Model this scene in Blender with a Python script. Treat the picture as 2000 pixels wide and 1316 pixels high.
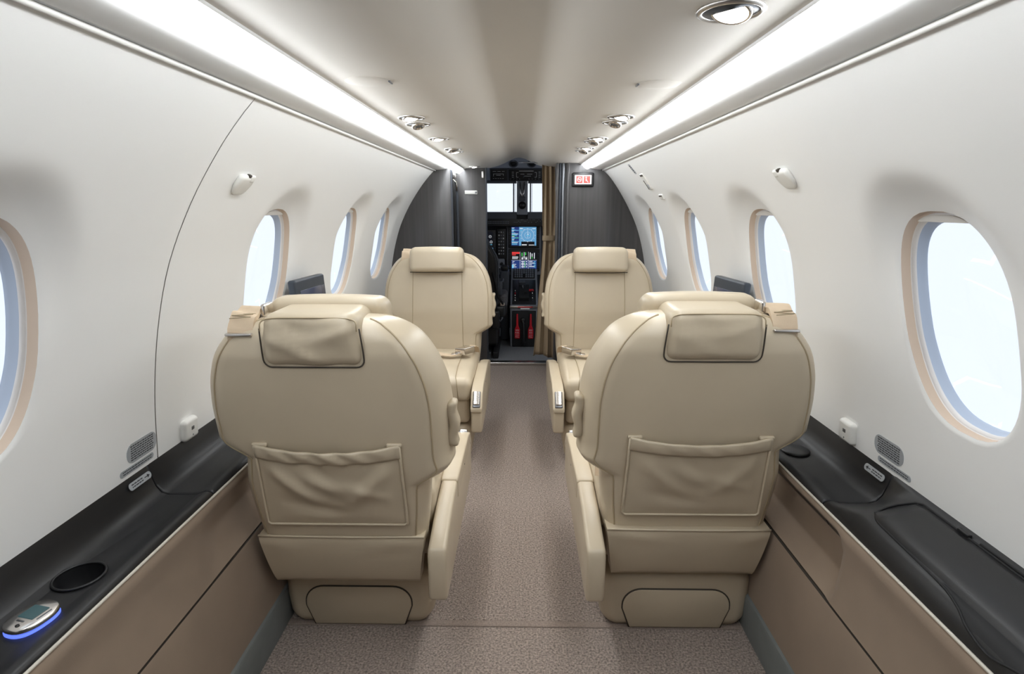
import bpy, math, random
import numpy as np
from mathutils import Vector
random.seed(7)
for o in list(bpy.data.objects): bpy.data.objects.remove(o)
SC = bpy.context.scene
COL = SC.collection
# ------------------------------------------------------------------ camera
cd = bpy.data.cameras.new('camera'); cam = bpy.data.objects.new('camera', cd); COL.objects.link(cam)
cd.sensor_width = 36; cd.sensor_fit = 'HORIZONTAL'; cd.lens = 1111/2000*36; cd.clip_start = .02
EYE = Vector((.015, 0, 1.08))
cam.location = EYE
cam.rotation_euler = (math.radians(90-12.976), 0, math.radians(.9045))
SC.camera = cam
# ------------------------------------------------------------------ sky, exposure
STRIP = 17.0      # cove light radiance
SPOT = 3.5       # watts of each reading lamp
w = bpy.data.worlds.new('sky'); SC.world = w; w.use_nodes = True
bg = w.node_tree.nodes['Background']; bg.inputs[0].default_value = (.90, .95, 1, 1); bg.inputs[1].default_value = 1.14
vs = SC.view_settings; vs.view_transform = 'Standard'; vs.look = 'None'; vs.gamma = 1; vs.exposure = 0; vs.use_curve_mapping = False

# ------------------------------------------------------------------ materials
def srgb(r, g, b):
    f = lambda c: (c/255/12.92) if c/255 <= .04045 else ((c/255+.055)/1.055)**2.4
    return (f(r), f(g), f(b), 1)
def mat(name, col, rough=.5, metal=0, spec=.5, bump=None, vary=None, emit=None, coat=0, sheen=0, aniso=None):
    m = bpy.data.materials.new(name); m.use_nodes = True
    nt = m.node_tree; b = nt.nodes['Principled BSDF']; L = nt.links
    b.inputs['Base Color'].default_value = col; b.inputs['Roughness'].default_value = rough
    b.inputs['Metallic'].default_value = metal; b.inputs['Specular IOR Level'].default_value = spec
    b.inputs['Coat Weight'].default_value = coat; b.inputs['Sheen Weight'].default_value = sheen
    tc = nt.nodes.new('ShaderNodeTexCoord')
    def tex(scale, stretch=None, detail=3):
        n = nt.nodes.new('ShaderNodeTexNoise'); n.inputs['Scale'].default_value = scale; n.inputs['Detail'].default_value = detail
        src = tc.outputs['Object']
        if stretch:
            mp = nt.nodes.new('ShaderNodeMapping'); mp.inputs['Scale'].default_value = stretch
            L.new(src, mp.inputs['Vector']); src = mp.outputs[0]
        L.new(src, n.inputs['Vector']); return n.outputs['Fac']
    if vary:      # (scale, dark factor, light factor, stretch)
        sc_, lo, hi = vary[:3]; st = vary[3] if len(vary) > 3 else None
        r = nt.nodes.new('ShaderNodeValToRGB'); e = r.color_ramp.elements
        e[0].position, e[1].position = .3, .7
        e[0].color = (*[c*lo for c in col[:3]], 1); e[1].color = (*[min(1, c*hi) for c in col[:3]], 1)
        L.new(tex(sc_, st), r.inputs[0]); L.new(r.outputs[0], b.inputs['Base Color'])
    if bump:
        prev = None
        for sc_, strength, dist in bump:
            bn = nt.nodes.new('ShaderNodeBump'); bn.inputs['Strength'].default_value = strength; bn.inputs['Distance'].default_value = dist
            L.new(tex(sc_), bn.inputs['Height'])
            if prev: L.new(prev.outputs[0], bn.inputs['Normal'])
            prev = bn
        L.new(prev.outputs[0], b.inputs['Normal'])
    if emit:
        b.inputs['Emission Color'].default_value = emit[0]; b.inputs['Emission Strength'].default_value = emit[1]
    return m
M = {}
M['white'] = mat('wall white', (.88, .875, .855, 1), .42, bump=[(900, .05, .0005)])
M['ceil'] = mat('ceiling leather', (.78, .745, .69, 1), .55, bump=[(700, .06, .0006)])
M['valance'] = mat('valance white', (.90, .895, .88, 1), .45)
M['plastic'] = mat('white plastic', (.80, .79, .75, 1), .35)
M['leather'] = mat('beige leather', srgb(201, 187, 163), .34, spec=.5, bump=[(650, .10, .0008), (9, .12, .006)], vary=(5, .95, 1.04))
M['leather2'] = mat('beige leather panel', srgb(195, 181, 157), .38, bump=[(650, .10, .0008), (14, .22, .006)], vary=(6, .94, 1.03))
M['stitch'] = mat('stitched piping', srgb(176, 159, 130), .5)
M['gap'] = mat('shadow gap', (.05, .04, .03, 1), .7)
M['black'] = mat('black soft ledge', (.013, .013, .014, 1), .40, spec=.5, bump=[(900, .12, .0006)])
M['blackp'] = mat('black plastic', (.012, .012, .013, 1), .4)
M['rubber'] = mat('black rubber', (.008, .008, .009, 1), .7)
M['suede'] = mat('brown suede', srgb(148, 130, 113), .85, spec=.2, sheen=.1, bump=[(800, .15, .001)], vary=(7, .93, 1.06))
M['pipe'] = mat('pale piping', (.62, .58, .5, 1), .4)
M['carpet'] = mat('taupe carpet', srgb(167, 152, 142), .95, spec=.1, sheen=.15, bump=[(330, 1, .006)], vary=(190, .42, 1.5))
M['carpetband'] = mat('carpet joint', srgb(150, 135, 125), .9, bump=[(500, .6, .003)], vary=(300, .75, 1.15))
M['greytrim'] = mat('grey trim', srgb(118, 122, 121), .5, vary=(12, .9, 1.08))
M['wood'] = mat('dark grey wood', srgb(76, 74, 74), .33, spec=.5, vary=(60, .80, 1.16, (1, 1, .025)))
M['metal'] = mat('brushed steel', (.62, .60, .58, 1), .28, 1)
M['dmetal'] = mat('dark steel', (.22, .23, .25, 1), .35, 1)
M['chrome'] = mat('satin chrome', (.75, .72, .69, 1), .2, 1)
M['tan'] = mat('tan reveal', srgb(210, 188, 166), .5)
M['gasket'] = mat('window gasket white', (.82, .79, .77, 1), .4)
M['blue'] = mat('sky tinted window ring', srgb(182, 194, 212), .3)  # blue tint painted in for the sky reflected on the ring
M['shade'] = mat('window shade', (.55, .53, .50, 1), .6)
M['webbing'] = mat('belt webbing', srgb(208, 187, 160), .8, bump=[(900, .5, .001)])
M['curtain'] = mat('curtain cloth', srgb(172, 152, 124), .8, sheen=.1, bump=[(800, .2, .001)])
M['screenoff'] = mat('dark screen', srgb(70, 74, 92), .18)
M['slate'] = mat('slate plastic', srgb(54, 60, 68), .38)
M['greyplast'] = mat('grey cockpit plastic', srgb(128, 132, 140), .55)
M['dgrey'] = mat('dark grey panel', srgb(62, 66, 74), .5)
M['cfloor'] = mat('cockpit floor', srgb(120, 122, 126), .8, bump=[(400, .3, .002)], vary=(200, .85, 1.12))
M['cwall'] = mat('cockpit lining', srgb(150, 156, 170), .7)
M['red'] = mat('red lever', srgb(200, 22, 40), .35, emit=((.6, .01, .03, 1), .0))
M['redpl'] = mat('red placard', srgb(215, 40, 50), .4)
M['ink'] = mat('printed ink', (.03, .03, .035, 1), .6)
M['wink'] = mat('white ink', (.8, .8, .8, 1), .6)
M['placard'] = mat('silver placard', srgb(176, 180, 184), .4, metal=.2)
M['fleece'] = mat('grey fleece', srgb(92, 90, 92), .95, bump=[(200, 1, .006)], vary=(150, .7, 1.3))
def emis(name, col, s): return mat(name, (*[c*.2 for c in col], 1), .5, emit=((*col, 1), s))
M['strip'] = emis('cove light diffuser', (.93, .97, 1), STRIP)
M['lamp'] = emis('lamp lens', (1, .95, .88), 5)
M['led'] = emis('blue led', (.12, .2, 1), 1.3)
M['s_blue'] = emis('display blue', (.13, .36, .62), .9)
M['s_navy'] = emis('display navy', (.02, .05, .22), .8)
M['s_black'] = emis('display black', (.003, .004, .01), .5)
M['s_white'] = emis('display white', (.85, .9, .95), .9)
M['s_cyan'] = emis('display cyan', (.15, .55, .8), .9)
M['s_red'] = emis('display red', (.8, .05, .05), .9)
M['s_green'] = emis('display green', (.1, .7, .15), .8)
M['s_lcd'] = emis('lcd teal', (.05, .11, .12), .6)
M['s_sign'] = emis('sign white', (1, .93, .92), 1.0)
M['s_signred'] = emis('sign red', (.85, .16, .14), .9)
def glass():
    m = bpy.data.materials.new('window glass'); m.use_nodes = True; nt = m.node_tree; nt.nodes.clear()
    o = nt.nodes.new('ShaderNodeOutputMaterial'); mx = nt.nodes.new('ShaderNodeMixShader')
    t = nt.nodes.new('ShaderNodeBsdfTransparent'); g = nt.nodes.new('ShaderNodeBsdfGlossy'); g.inputs['Roughness'].default_value = .03
    t.inputs[0].default_value = (.96, .975, 1, 1)
    mx.inputs[0].default_value = .025
    nt.links.new(t.outputs[0], mx.inputs[1]); nt.links.new(g.outputs[0], mx.inputs[2]); nt.links.new(mx.outputs[0], o.inputs[0])
    return m
M['glass'] = glass()

# ------------------------------------------------------------------ mesh helpers
class G:
    """vertex / face collector"""
    def __init__(s): s.v = []; s.f = []
    def add(s, v, f):
        n = len(s.v); s.v += [tuple(map(float, p)) for p in v]; s.f += [tuple(i+n for i in q) for q in f]; return s
    def map(s, fn): s.v = [tuple(fn(*p)) for p in s.v]; return s
    def off(s, x, y, z): return s.map(lambda a, b, c: (a+x, b+y, c+z))
def mesh(name, g, m, parent=None, smooth=True, sharp=None):
    me = bpy.data.meshes.new(name)
    v = g.v
    root = parent
    while root is not None and root.parent is not None: root = root.parent
    if root is not None and root.get('_world'):
        L = root.location; v = [(a-L.x, b-L.y, c-L.z) for a, b, c in v]
    me.from_pydata(v, [], g.f); me.update()
    import bmesh
    bm = bmesh.new(); bm.from_mesh(me); bmesh.ops.recalc_face_normals(bm, faces=bm.faces); bm.to_mesh(me); bm.free()
    if smooth:
        me.polygons.foreach_set('use_smooth', [True]*len(me.polygons))
        if sharp: me.set_sharp_from_angle(angle=math.radians(sharp))
    me.materials.append(M[m] if isinstance(m, str) else m)
    o = bpy.data.objects.new(name, me); COL.objects.link(o)
    if parent is not None: o.parent = parent
    return o
def tag(o, label=None, cat=None, group=None, kind=None):
    if label: o['label'] = label
    if cat: o['category'] = cat
    if group: o['group'] = group
    if kind: o['kind'] = kind
    return o
def thing(name, loc, label, cat, group=None, rz=0, world=True):
    o = bpy.data.objects.new(name, None); COL.objects.link(o); o.location = loc; o.rotation_euler = (0, 0, rz); o.empty_display_size = .05
    if world: o['_world'] = 1
    return tag(o, label, cat, group)
def struct(name, loc=(0, 0, 0)):
    o = bpy.data.objects.new(name, None); COL.objects.link(o); o.location = loc; o['_world'] = 1; o.empty_display_size = .05
    return tag(o, kind='structure')
def rbox(c, h, r, n=3, mid=(1, 1, 1)):
    """box with rounded edges: centre, half sizes, radius, corner steps, middle steps"""
    r = min(r, min(h)*.999)
    off = [r*math.tan(math.pi/4*k/n) for k in range(n+1)]
    ax = []
    for i in range(3):
        a = h[i]-r; mm = mid[i]
        l = [-a-o for o in reversed(off)] + [-a+2*a*k/mm for k in range(1, mm)] + [a+o for o in off]
        ax.append(l)
    g = G(); idx = {}
    def vert(i, j, k):
        key = (i, j, k)
        if key not in idx:
            p = (ax[0][i], ax[1][j], ax[2][k])
            q = [max(-(h[t]-r), min(h[t]-r, p[t])) for t in range(3)]
            d = [p[t]-q[t] for t in range(3)]; n_ = math.sqrt(sum(x*x for x in d))
            p = [q[t]+(d[t]*r/n_ if n_ > 1e-12 else 0) for t in range(3)]
            idx[key] = len(g.v); g.v.append((p[0]+c[0], p[1]+c[1], p[2]+c[2]))
        return idx[key]
    N = [len(a) for a in ax]
    for a, b, cc in ((0, 1, 2), (1, 2, 0), (2, 0, 1)):
        for side in (0, N[cc]-1):
            for i in range(N[a]-1):
                for j in range(N[b]-1):
                    q = []
                    for di, dj in ((0, 0), (1, 0), (1, 1), (0, 1)):
                        t = [0, 0, 0]; t[a] = i+di; t[b] = j+dj; t[cc] = side; q.append(vert(*t))
                    g.f.append(tuple(q))
    return g
def grid(nu, nv, fn, close_u=False):
    g = G()
    for j in range(nv+1):
        for i in range(nu if close_u else nu+1): g.v.append(tuple(map(float, fn(i/nu, j/nv))))
    W_ = nu if close_u else nu+1
    for j in range(nv):
        for i in range(nu):
            i2 = (i+1) % W_; g.f.append((j*W_+i, j*W_+i2, (j+1)*W_+i2, (j+1)*W_+i))
    return g
def sheet(nu, nv, fn, th):
    """grid thickened by vector th"""
    a = grid(nu, nv, fn); n = len(a.v); W_ = nu+1
    b = [(p[0]+th[0], p[1]+th[1], p[2]+th[2]) for p in a.v]
    f = list(a.f) + [tuple(n+i for i in reversed(q)) for q in a.f]
    ring = [i for i in range(W_)] + [j*W_+nu for j in range(1, nv+1)] + [nv*W_+i for i in range(nu-1, -1, -1)] + [j*W_ for j in range(nv-1, 0, -1)]
    for k in range(len(ring)):
        p, q = ring[k], ring[(k+1) % len(ring)]; f.append((p, p+n, q+n, q))
    g = G(); g.add(a.v+b, f); return g
def loft(rows, cap=True, closed=True):
    g = G(); n = len(rows[0])
    for r in rows: g.v += [tuple(map(float, p)) for p in r]
    for j in range(len(rows)-1):
        for i in range(n if closed else n-1):
            k = (i+1) % n; g.f.append((j*n+i, j*n+k, (j+1)*n+k, (j+1)*n+i))
    if cap and closed:
        g.f.append(tuple(range(n))); g.f.append(tuple((len(rows)-1)*n+i for i in range(n)))
    return g
def tube(path, r, n=8, closed=False, taper=None):
    P = [Vector(p) for p in path]; rows = []; up = None
    m = len(P)
    for i, p in enumerate(P):
        a = P[(i-1) % m] if (closed or i) else p; b = P[(i+1) % m] if (closed or i < m-1) else p
        t = (b-a)
        t = t.normalized() if t.length > 1e-9 else Vector((0, 0, 1))
        if up is None: up = Vector((0, 0, 1)) if abs(t.z) < .9 else Vector((1, 0, 0))
        u = (up - t*up.dot(t)).normalized(); v = t.cross(u); up = u
        rr = r*(taper(i/(m-1)) if taper else 1)
        rows.append([p + (u*math.cos(2*math.pi*k/n)+v*math.sin(2*math.pi*k/n))*rr for k in range(n)])
    if closed: rows.append(rows[0])
    return loft(rows, cap=not closed)
def lathe(prof, n=28, axis=(0, 0, 1), c=(0, 0, 0), cap=True):
    """prof: (radius, height) along axis"""
    A = Vector(axis).normalized(); u = A.orthogonal().normalized(); v = A.cross(u); C_ = Vector(c)
    rows = [[C_ + A*z + (u*math.cos(2*math.pi*k/n)+v*math.sin(2*math.pi*k/n))*r for k in range(n)] for r, z in prof]
    return loft(rows, cap=cap)
def prism(poly, fn, a, b):
    """poly of 2D points, fn(u,v,t)->xyz, between t=a and t=b"""
    n = len(poly); g = G()
    g.v = [tuple(fn(u, v, a)) for u, v in poly]+[tuple(fn(u, v, b)) for u, v in poly]
    g.f = [tuple(range(n)), tuple(range(2*n-1, n-1, -1))]+[(i, (i+1) % n, n+(i+1) % n, n+i) for i in range(n)]
    return g
def bevel_mesh(o, width, seg=3, angle=40):
    import bmesh
    bm = bmesh.new(); bm.from_mesh(o.data)
    e = [x for x in bm.edges if len(x.link_faces) == 2 and x.calc_face_angle(0) > math.radians(angle)]
    bmesh.ops.bevel(bm, geom=e, offset=width, segments=seg, profile=.5, affect='EDGES', clamp_overlap=True)
    bmesh.ops.recalc_face_normals(bm, faces=bm.faces)
    for f in bm.faces: f.smooth = True
    bm.to_mesh(o.data); bm.free(); o.data.set_sharp_from_angle(angle=math.radians(50)); return o
def box(x0, x1, y0, y1, z0, z1):
    return G().add([(x0, y0, z0), (x1, y0, z0), (x1, y1, z0), (x0, y1, z0), (x0, y0, z1), (x1, y0, z1), (x1, y1, z1), (x0, y1, z1)],
                   [(0, 1, 2, 3), (4, 5, 6, 7), (0, 1, 5, 4), (1, 2, 6, 5), (2, 3, 7, 6), (3, 0, 4, 7)])
def smooth_interp(kx, ky, it=0):
    """monotone cubic (Fritsch-Carlson) interpolation"""
    kx = list(kx); ky = list(ky); n = len(kx); d = [(ky[i+1]-ky[i])/(kx[i+1]-kx[i]) for i in range(n-1)]
    m = [d[0]]+[0 if d[i-1]*d[i] <= 0 else 2*d[i-1]*d[i]/(d[i-1]+d[i]) for i in range(1, n-1)]+[d[-1]]
    def f(x):
        if x <= kx[0]: return ky[0]
        if x >= kx[-1]: return ky[-1]
        i = max(j for j in range(n-1) if kx[j] <= x); h = kx[i+1]-kx[i]; t = (x-kx[i])/h
        return ((2*t**3-3*t*t+1)*ky[i]+(t**3-2*t*t+t)*h*m[i]+(-2*t**3+3*t*t)*ky[i+1]+(t**3-t*t)*h*m[i+1])
    return f
def sstep(a, b, x): t = max(0, min(1, (x-a)/(b-a))); return t*t*(3-2*t)
def text_mesh(name, s, size, m, parent, fn, align='CENTER'):
    c = bpy.data.curves.new(name, 'FONT'); c.body = s; c.size = size; c.align_x = align; c.align_y = 'CENTER'; c.extrude = .0003; c.resolution_u = 2
    t = bpy.data.objects.new(name, c); COL.objects.link(t); bpy.context.view_layer.update()
    me = bpy.data.meshes.new_from_object(t.evaluated_get(bpy.context.evaluated_depsgraph_get()))
    bpy.data.objects.remove(t)
    g = G(); g.v = [tuple(fn(*v.co)) for v in me.vertices]; g.f = [tuple(p.vertices) for p in me.polygons]
    return mesh(name, g, m, parent, smooth=False)

# ------------------------------------------------------------------ cabin shell
Y0, Y1, YC = -.45, 3.39, 3.83
XW = smooth_interp([.545, .66, .79, .94, 1.065, 1.19, 1.250, 1.282], [.775, .765, .744, .703, .645, .563, .513, .482])
ZB, ZT = .545, 1.282
ZL = [ZB+(ZT-ZB)*k/26 for k in range(27)]
WA, WB, WZ, WN = .140, .183, .889, 2.5           # window half width, half height, centre height, roundness
def sup(t, a=WA, b=WB, n=WN):
    c, s = math.cos(t), math.sin(t)
    return a*math.copysign(abs(c)**(2/n), c), b*math.copysign(abs(s)**(2/n), s)
def rimpush(z): return .001+.034*max(0, (z-.84)/.23)**1.5
def wall_cell(s, y0, y1, yc, lean=0):
    """wall panel bay with a window opening"""
    NY = 16
    ys = [y0+(y1-y0)*k/NY for k in range(NY+1)]
    out = [(y, ZB) for y in ys] + [(y1, z) for z in ZL[1:]] + [(y, ZT) for y in reversed(ys[:-1])] + [(y0, z) for z in reversed(ZL[1:-1])]
    K = 16; g = G(); n = len(out)
    for k in range(K+1):
        t = k/K; e = t**1.7
        for (y, z) in out:
            an = math.atan2((z-WZ)/(WB*1.0), (y-yc)/HALF.get(yc, WA)); hy, hz = sup(an, HALF.get(yc, WA)); hy += lean*hz
            py = (yc+hy)*(1-e)+y*e; pz = (WZ+hz)*(1-e)+z*e
            d = math.hypot(py-yc-hy, pz-WZ-hz)
            push = rimpush(WZ+hz)*(1-sstep(0, .068, d))
            push += .003*(1-sstep(0, .006, d))           # softly rolled rim
            g.v.append((s*(XW(pz)+push), py, pz))
    for k in range(K):
        for i in range(n):
            j = (i+1) % n; g.f.append((k*n+i, k*n+j, (k+1)*n+j, (k+1)*n+i))
    return g
def plain(s, y0, y1):
    return grid(10, 26, lambda u, v: (s*XW(ZL[round(v*26)]), y0+(y1-y0)*u, ZL[round(v*26)]))
BAYS = {-1: [(Y0, .35, None), (.35, 1.1355, .718), (1.1385, 1.965, 1.655), (1.965, 2.65, 2.385), (2.65, 3.39, 3.005)],
        1: [(Y0, .56, None), (.56, 1.24, .926), (1.24, 1.925, 1.63), (1.925, 2.61, 2.32), (2.61, 3.47, 3.0)]}
wnum = 0
LEANS = {.926: .12}       # the nearest right window is set slightly raked
HALF = {.926: .124, .718: .124}
def merge(g, eps=1e-5):
    m = {}; nv = []; mp = []
    for p in g.v:
        k = (round(p[0]/eps), round(p[1]/eps), round(p[2]/eps))
        if k not in m: m[k] = len(nv); nv.append(p)
        mp.append(m[k])
    o = G(); o.v = nv
    for q in g.f:
        r = []
        for i in q:
            if not r or r[-1] != mp[i]: r.append(mp[i])
        if len(r) > 2 and r[0] == r[-1]: r.pop()
        if len(r) > 2: o.f.append(tuple(r))
    return o
def window(s, yc, lean=0):
    global wnum; wnum += 1
    T = 64
    def ring(sc, out):
        r = []
        for k in range(T):
            t = 2*math.pi*k/T; hy, hz = sup(t, HALF.get(yc, WA)*sc, WB*sc)
            hz0 = sup(t)[1]; hy += lean*hz
            x_in = XW(WZ+hz0)+rimpush(WZ+hz0)+.003
            r.append((s*(x_in+out), yc+hy, WZ+hz))
        return r
    o = struct('window_%d' % wnum, (s*.77, yc, WZ))
    mesh('reveal', loft([ring(1, 0), ring(1, .005), ring(.993, .012), ring(.985, .016)], cap=False), 'tan', o)
    mesh('gasket', loft([ring(.985, .016), ring(.978, .018), ring(.974, .0175), ring(.967, .0205), ring(.960, .0205), ring(.953, .025)], cap=False), 'gasket', o)
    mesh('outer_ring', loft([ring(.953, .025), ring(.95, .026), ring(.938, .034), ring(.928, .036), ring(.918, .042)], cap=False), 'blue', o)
    mesh('pane', loft([ring(.918, .041), ring(.918, .044)]), 'glass', o)
    # the pulled-up shade shows as a flat edge across the top
    hz = WZ+WB-.018
    pts = [(yc+sup(t, HALF.get(yc, WA))[0]*.97+lean*sup(t)[1], WZ+sup(t)[1]*.97) for t in [math.pi*k/40 for k in range(41)] if WZ+sup(t)[1]*.97 > hz]
    pts = [(pts[0][0], hz)]+pts+[(pts[-1][0], hz)]
    mesh('shade', prism(pts, lambda u, v, t: (s*(t+XW(v)+rimpush(v)), u, v), .011, .015), 'shade', o, smooth=False)
    return o
for s, side in ((-1, 'left'), (1, 'right')):
    W_ = struct('wall_'+side, (s*.7, 1, .55))
    if s < 0:
        groups = [BAYS[s][:2], BAYS[s][2:]]
    else: groups = [BAYS[s]]
    for gr in groups:
        g = G()
        for y0, y1, yc in gr:
            c = plain(s, y0, y1) if yc is None else wall_cell(s, y0, y1, yc, LEANS.get(yc, 0)); g.add(c.v, c.f)
        if s < 0 and gr is groups[-1]:
            c = plain(s, 3.39, YC); g.add(c.v, c.f)
        mesh('wall_panel', merge(g), 'white', W_)
    if s < 0: mesh('joint_backing', grid(1, 26, lambda u, v: (s*(XW(ZL[round(v*26)])+.0025), 1.10+.074*u, ZL[round(v*26)])), 'shade', W_)
    for b in BAYS[s]:
        if b[2] is not None: window(s, b[2], LEANS.get(b[2], 0))
    # lower side lining: brown suede, with a shallow kick recess further forward
    def rec(y): return (.035 if s > 0 else .018)*(sstep(.985, 1.02, y) if s > 0 else sstep(1.0, 1.12, y))
    ye = YC if s < 0 else 3.47
    NYL = 70; yy = [Y0+(.8-Y0)*k/8 for k in range(8)]+[.8+(1.3-.8)*k/40 for k in range(40)]+[1.3+(ye-1.3)*k/12 for k in range(13)]
    low = [(.605, .0), (.608, .06), (.611, .13), (.619, .22), (.6255, .300), (.6275, .308)]
    up = [(.6275, .314, .1), (.630, .324, .6), (.634, .36, 1), (.638, .40, 1), (.639, .43, .8), (.634, .452, .3), (.634, .466, 0), (.640, .4755, 0)]
    mesh('lower_panel', loft([[(s*x, y, z) for x, z in low] for y in yy], cap=False, closed=False), 'suede', W_)
    mesh('upper_panel', loft([[(s*(x+rec(y)*q), y, z) for x, z, q in up] for y in yy], cap=False, closed=False), 'suede', W_)
    mesh('panel_joint', loft([[(s*x, y, z) for x, z in [(.6275, .308), (.633, .309), (.633, .3135), (.6275+rec(y)*.1, .314)]] for y in yy], cap=False, closed=False), 'gap', W_, smooth=False)
    mesh('piping', tube([(s*.639, y, .4765) for y in (Y0, -.5, .5, 1.5, 2.5, ye)], .0028), 'pipe', W_)
    bb = [(.600, 0), (.600, .088), (.603, .094), (.612, .096), (.62, .096), (.62, 0)]
    o = mesh('baseboard_'+side, loft([[(s*x, y, z) for x, z in bb] for y in (Y0, 1.12, 1.1201, ye)]), 'greytrim', smooth=True, sharp=30); tag(o, kind='structure')

# ceiling with raised spine, valances and cove lights
CP = [(.352, 1.3115), (.345, 1.3155), (.33, 1.3175), (.30, 1.318), (.24, 1.319), (.19, 1.323), (.14, 1.334), (.10, 1.349), (.065, 1.366), (.035, 1.379), (.015, 1.3845), (0, 1.386)]
prof = [(-x, z) for x, z in CP]+[(x, z) for x, z in reversed(CP[:-1])]
ZC = smooth_interp([p[0] for p in reversed(CP)], [p[1] for p in reversed(CP)])
prof = [(x/100, ZC(abs(x/100))) for x in [-35.2]+list(range(-35, 36))+[35.2]]
o = mesh('ceiling', loft([[(x, y, z) for x, z in prof] for y in [Y0+(YC+.04-Y0)*k/12 for k in range(13)]], cap=False, closed=False), 'ceil'); tag(o, kind='structure')
trimn = 0
for s, side in ((-1, 'left'), (1, 'right')):
    ye = YC if s < 0 else 3.47
    vp = [(.515, 1.262), (.505, 1.290), (.492, 1.292), (.484, 1.2875), (.476, 1.2825), (.465, 1.2805), (.45, 1.2815), (.425, 1.285), (.408, 1.2885), (.404, 1.292), (.403, 1.31)]
    o = mesh('trim_%d' % (1 if s < 0 else 2), loft([[(s*x, y, z) for x, z in vp] for y in (Y0, 0, 1.2, 2.4, ye)], cap=False, closed=False), 'valance'); tag(o, kind='structure')
    mesh('highlight_bead', tube([(s*.4795, y, 1.2785) for y in (Y0, .6, 1.2, 2.4, ye)], .0042, 10), 'plastic', o)  # added to catch the cove light as a bright line
    t = thing('cove_light', (s*.382, Y0+.02, 1.30), 'white light strip along the ceiling edge on the %s side' % side, 'light', 'cove light strips')
    yl = ye-.03 if s < 0 else Y1-.03
    arc = [(.393+(-.037)*u + .0, 1.287+.021*u) for u in [k/10 for k in range(11)]]
    nrm = Vector((-.017, -.043)).normalized()
    def secr(sc):
        r = []
        for k in range(11):
            u = k/10; b = .0125*math.sin(math.pi*u**.75)**.8*sc
            r.append((arc[k][0]+nrm.x*b*.15, arc[k][1]+nrm.y*b))
        return r
    rows = []
    ysn = [-.1, 0, 1, 2, 3, yl-.03]+[yl-.03+.03*math.sin(math.pi/2*k/5) for k in range(1, 6)]
    for y in ysn:
        q = 1 if y <= yl-.03 else math.sqrt(max(0, 1-((y-yl+.03)/.03)**2))
        cx, cz = .381, 1.302
        sec = secr(1)+[(.356, 1.325), (.404, 1.325)]
        rows.append([(s*(cx+(x-cx)*max(.05, q)), y, cz+(z-cz)*max(.05, q)) for x, z in sec])
    mesh('diffuser', loft(rows), 'strip', t)
    mesh('channel', loft([[(s*x, y, z) for x, z in [(.3535, 1.307), (.350, 1.334), (.415, 1.334), (.415, 1.294)]] for y in (Y0, ye)], cap=False, closed=False), 'valance', t)

# floor, carpets, threshold
fl = struct('floor')
mesh('floor_pan', box(-.78, .78, Y0, 5.2, -.03, -.008), 'gap', fl, smooth=False)
mesh('carpet_panel', rbox((0, (Y0+1.288)/2, -.008), (.61, (1.288-Y0)/2, .008), .003, 2), 'carpet', fl)
mesh('carpet_panel', rbox((0, (1.312+YC-.03)/2, -.008), (.61, (YC-.03-1.312)/2, .008), .003, 2), 'carpet', fl)
mesh('carpet_joint', rbox((0, 1.300, -.006), (.61, .0115, .0075), .003, 2), 'carpetband', fl)
mesh('cockpit_floor', box(-.78, .78, YC+.03, 5.2, -.02, .012), 'cfloor', fl, smooth=False)
mesh('threshold', rbox((.02, YC, .006), (.40, .032, .016), .005, 2), 'metal', fl)
# unseen rear wall, set close and dark to hold light off the seat backs
o = mesh('wall_rear_unseen', grid(2, 2, lambda u, v: (-.8+1.6*u, Y0, 1.45*v)), 'wood'); tag(o, kind='structure')

# ------------------------------------------------------------------ side ledges
def ledge_prof(s, y):
    a = [(.640, .470), (.640, .481), (.644, .4865), (.652, .4885), (.660, .487), (.671, .4825), (.690, .481), (.735, .481), (.751, .486), (.762, .501), (.768, .519), (.772, .537), (.776, .548), (.779, .548), (.779, .43), (.66, .43)]
    b = [(.640, .465), (.641, .478), (.644, .489), (.648, .498), (.654, .506), (.662, .512), (.685, .518), (.712, .524), (.730, .528), (.745, .532), (.757, .536), (.766, .541), (.776, .548), (.779, .548), (.779, .43), (.66, .43)]
    t = sstep(.98, 1.10, y) if s > 0 else 1
    return [(s*(p[0]*t+q[0]*(1-t)), y, p[1]*t+q[1]*(1-t)) for p, q in zip(a, b)]
def densify(row, n=4):
    out = []
    for i in range(len(row)):
        a, b = row[i], row[(i+1) % len(row)]
        for k in range(n): out.append(tuple(a[j]+(b[j]-a[j])*k/n for j in range(3)))
    return out
def ledge(s, y0, y1, label, ny):
    t = thing('side_ledge', (s*.70, (y0+y1)/2, .45), label, 'ledge', 'black side ledges')
    rows = []
    for k in range(ny+1):
        y = y0+(y1-y0)*k/ny; q = 1
        rows.append([(x, y, z) for x, y, z in ledge_prof(s, y)])
    def shrink(r, d, y): return [(x, y, z-d if z > .46 else z) for x, _, z in r]
    rows = [shrink(rows[0], .0035, y0)]+[shrink(rows[0], 0, y0+.004)]+rows[1:-1]+[shrink(rows[-1], 0, y1-.004), shrink(rows[-1], .0035, y1)]
    return t, mesh('ledge_top', loft(rows), 'black', t, sharp=60)
tl, lt = ledge(-1, Y0, 1.098, 'black padded side ledge beside the left windows with the cup holder in it', 6)
ledge(-1, 1.102, YC, 'black padded side ledge running forward past the left seats', 6)
tr, rt = ledge(1, Y0, 1.078, 'black padded side ledge on the right with a long stowage lid', 34)
ledge(1, 1.082, 3.47, 'black padded side ledge running forward past the right seats', 6)
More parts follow.
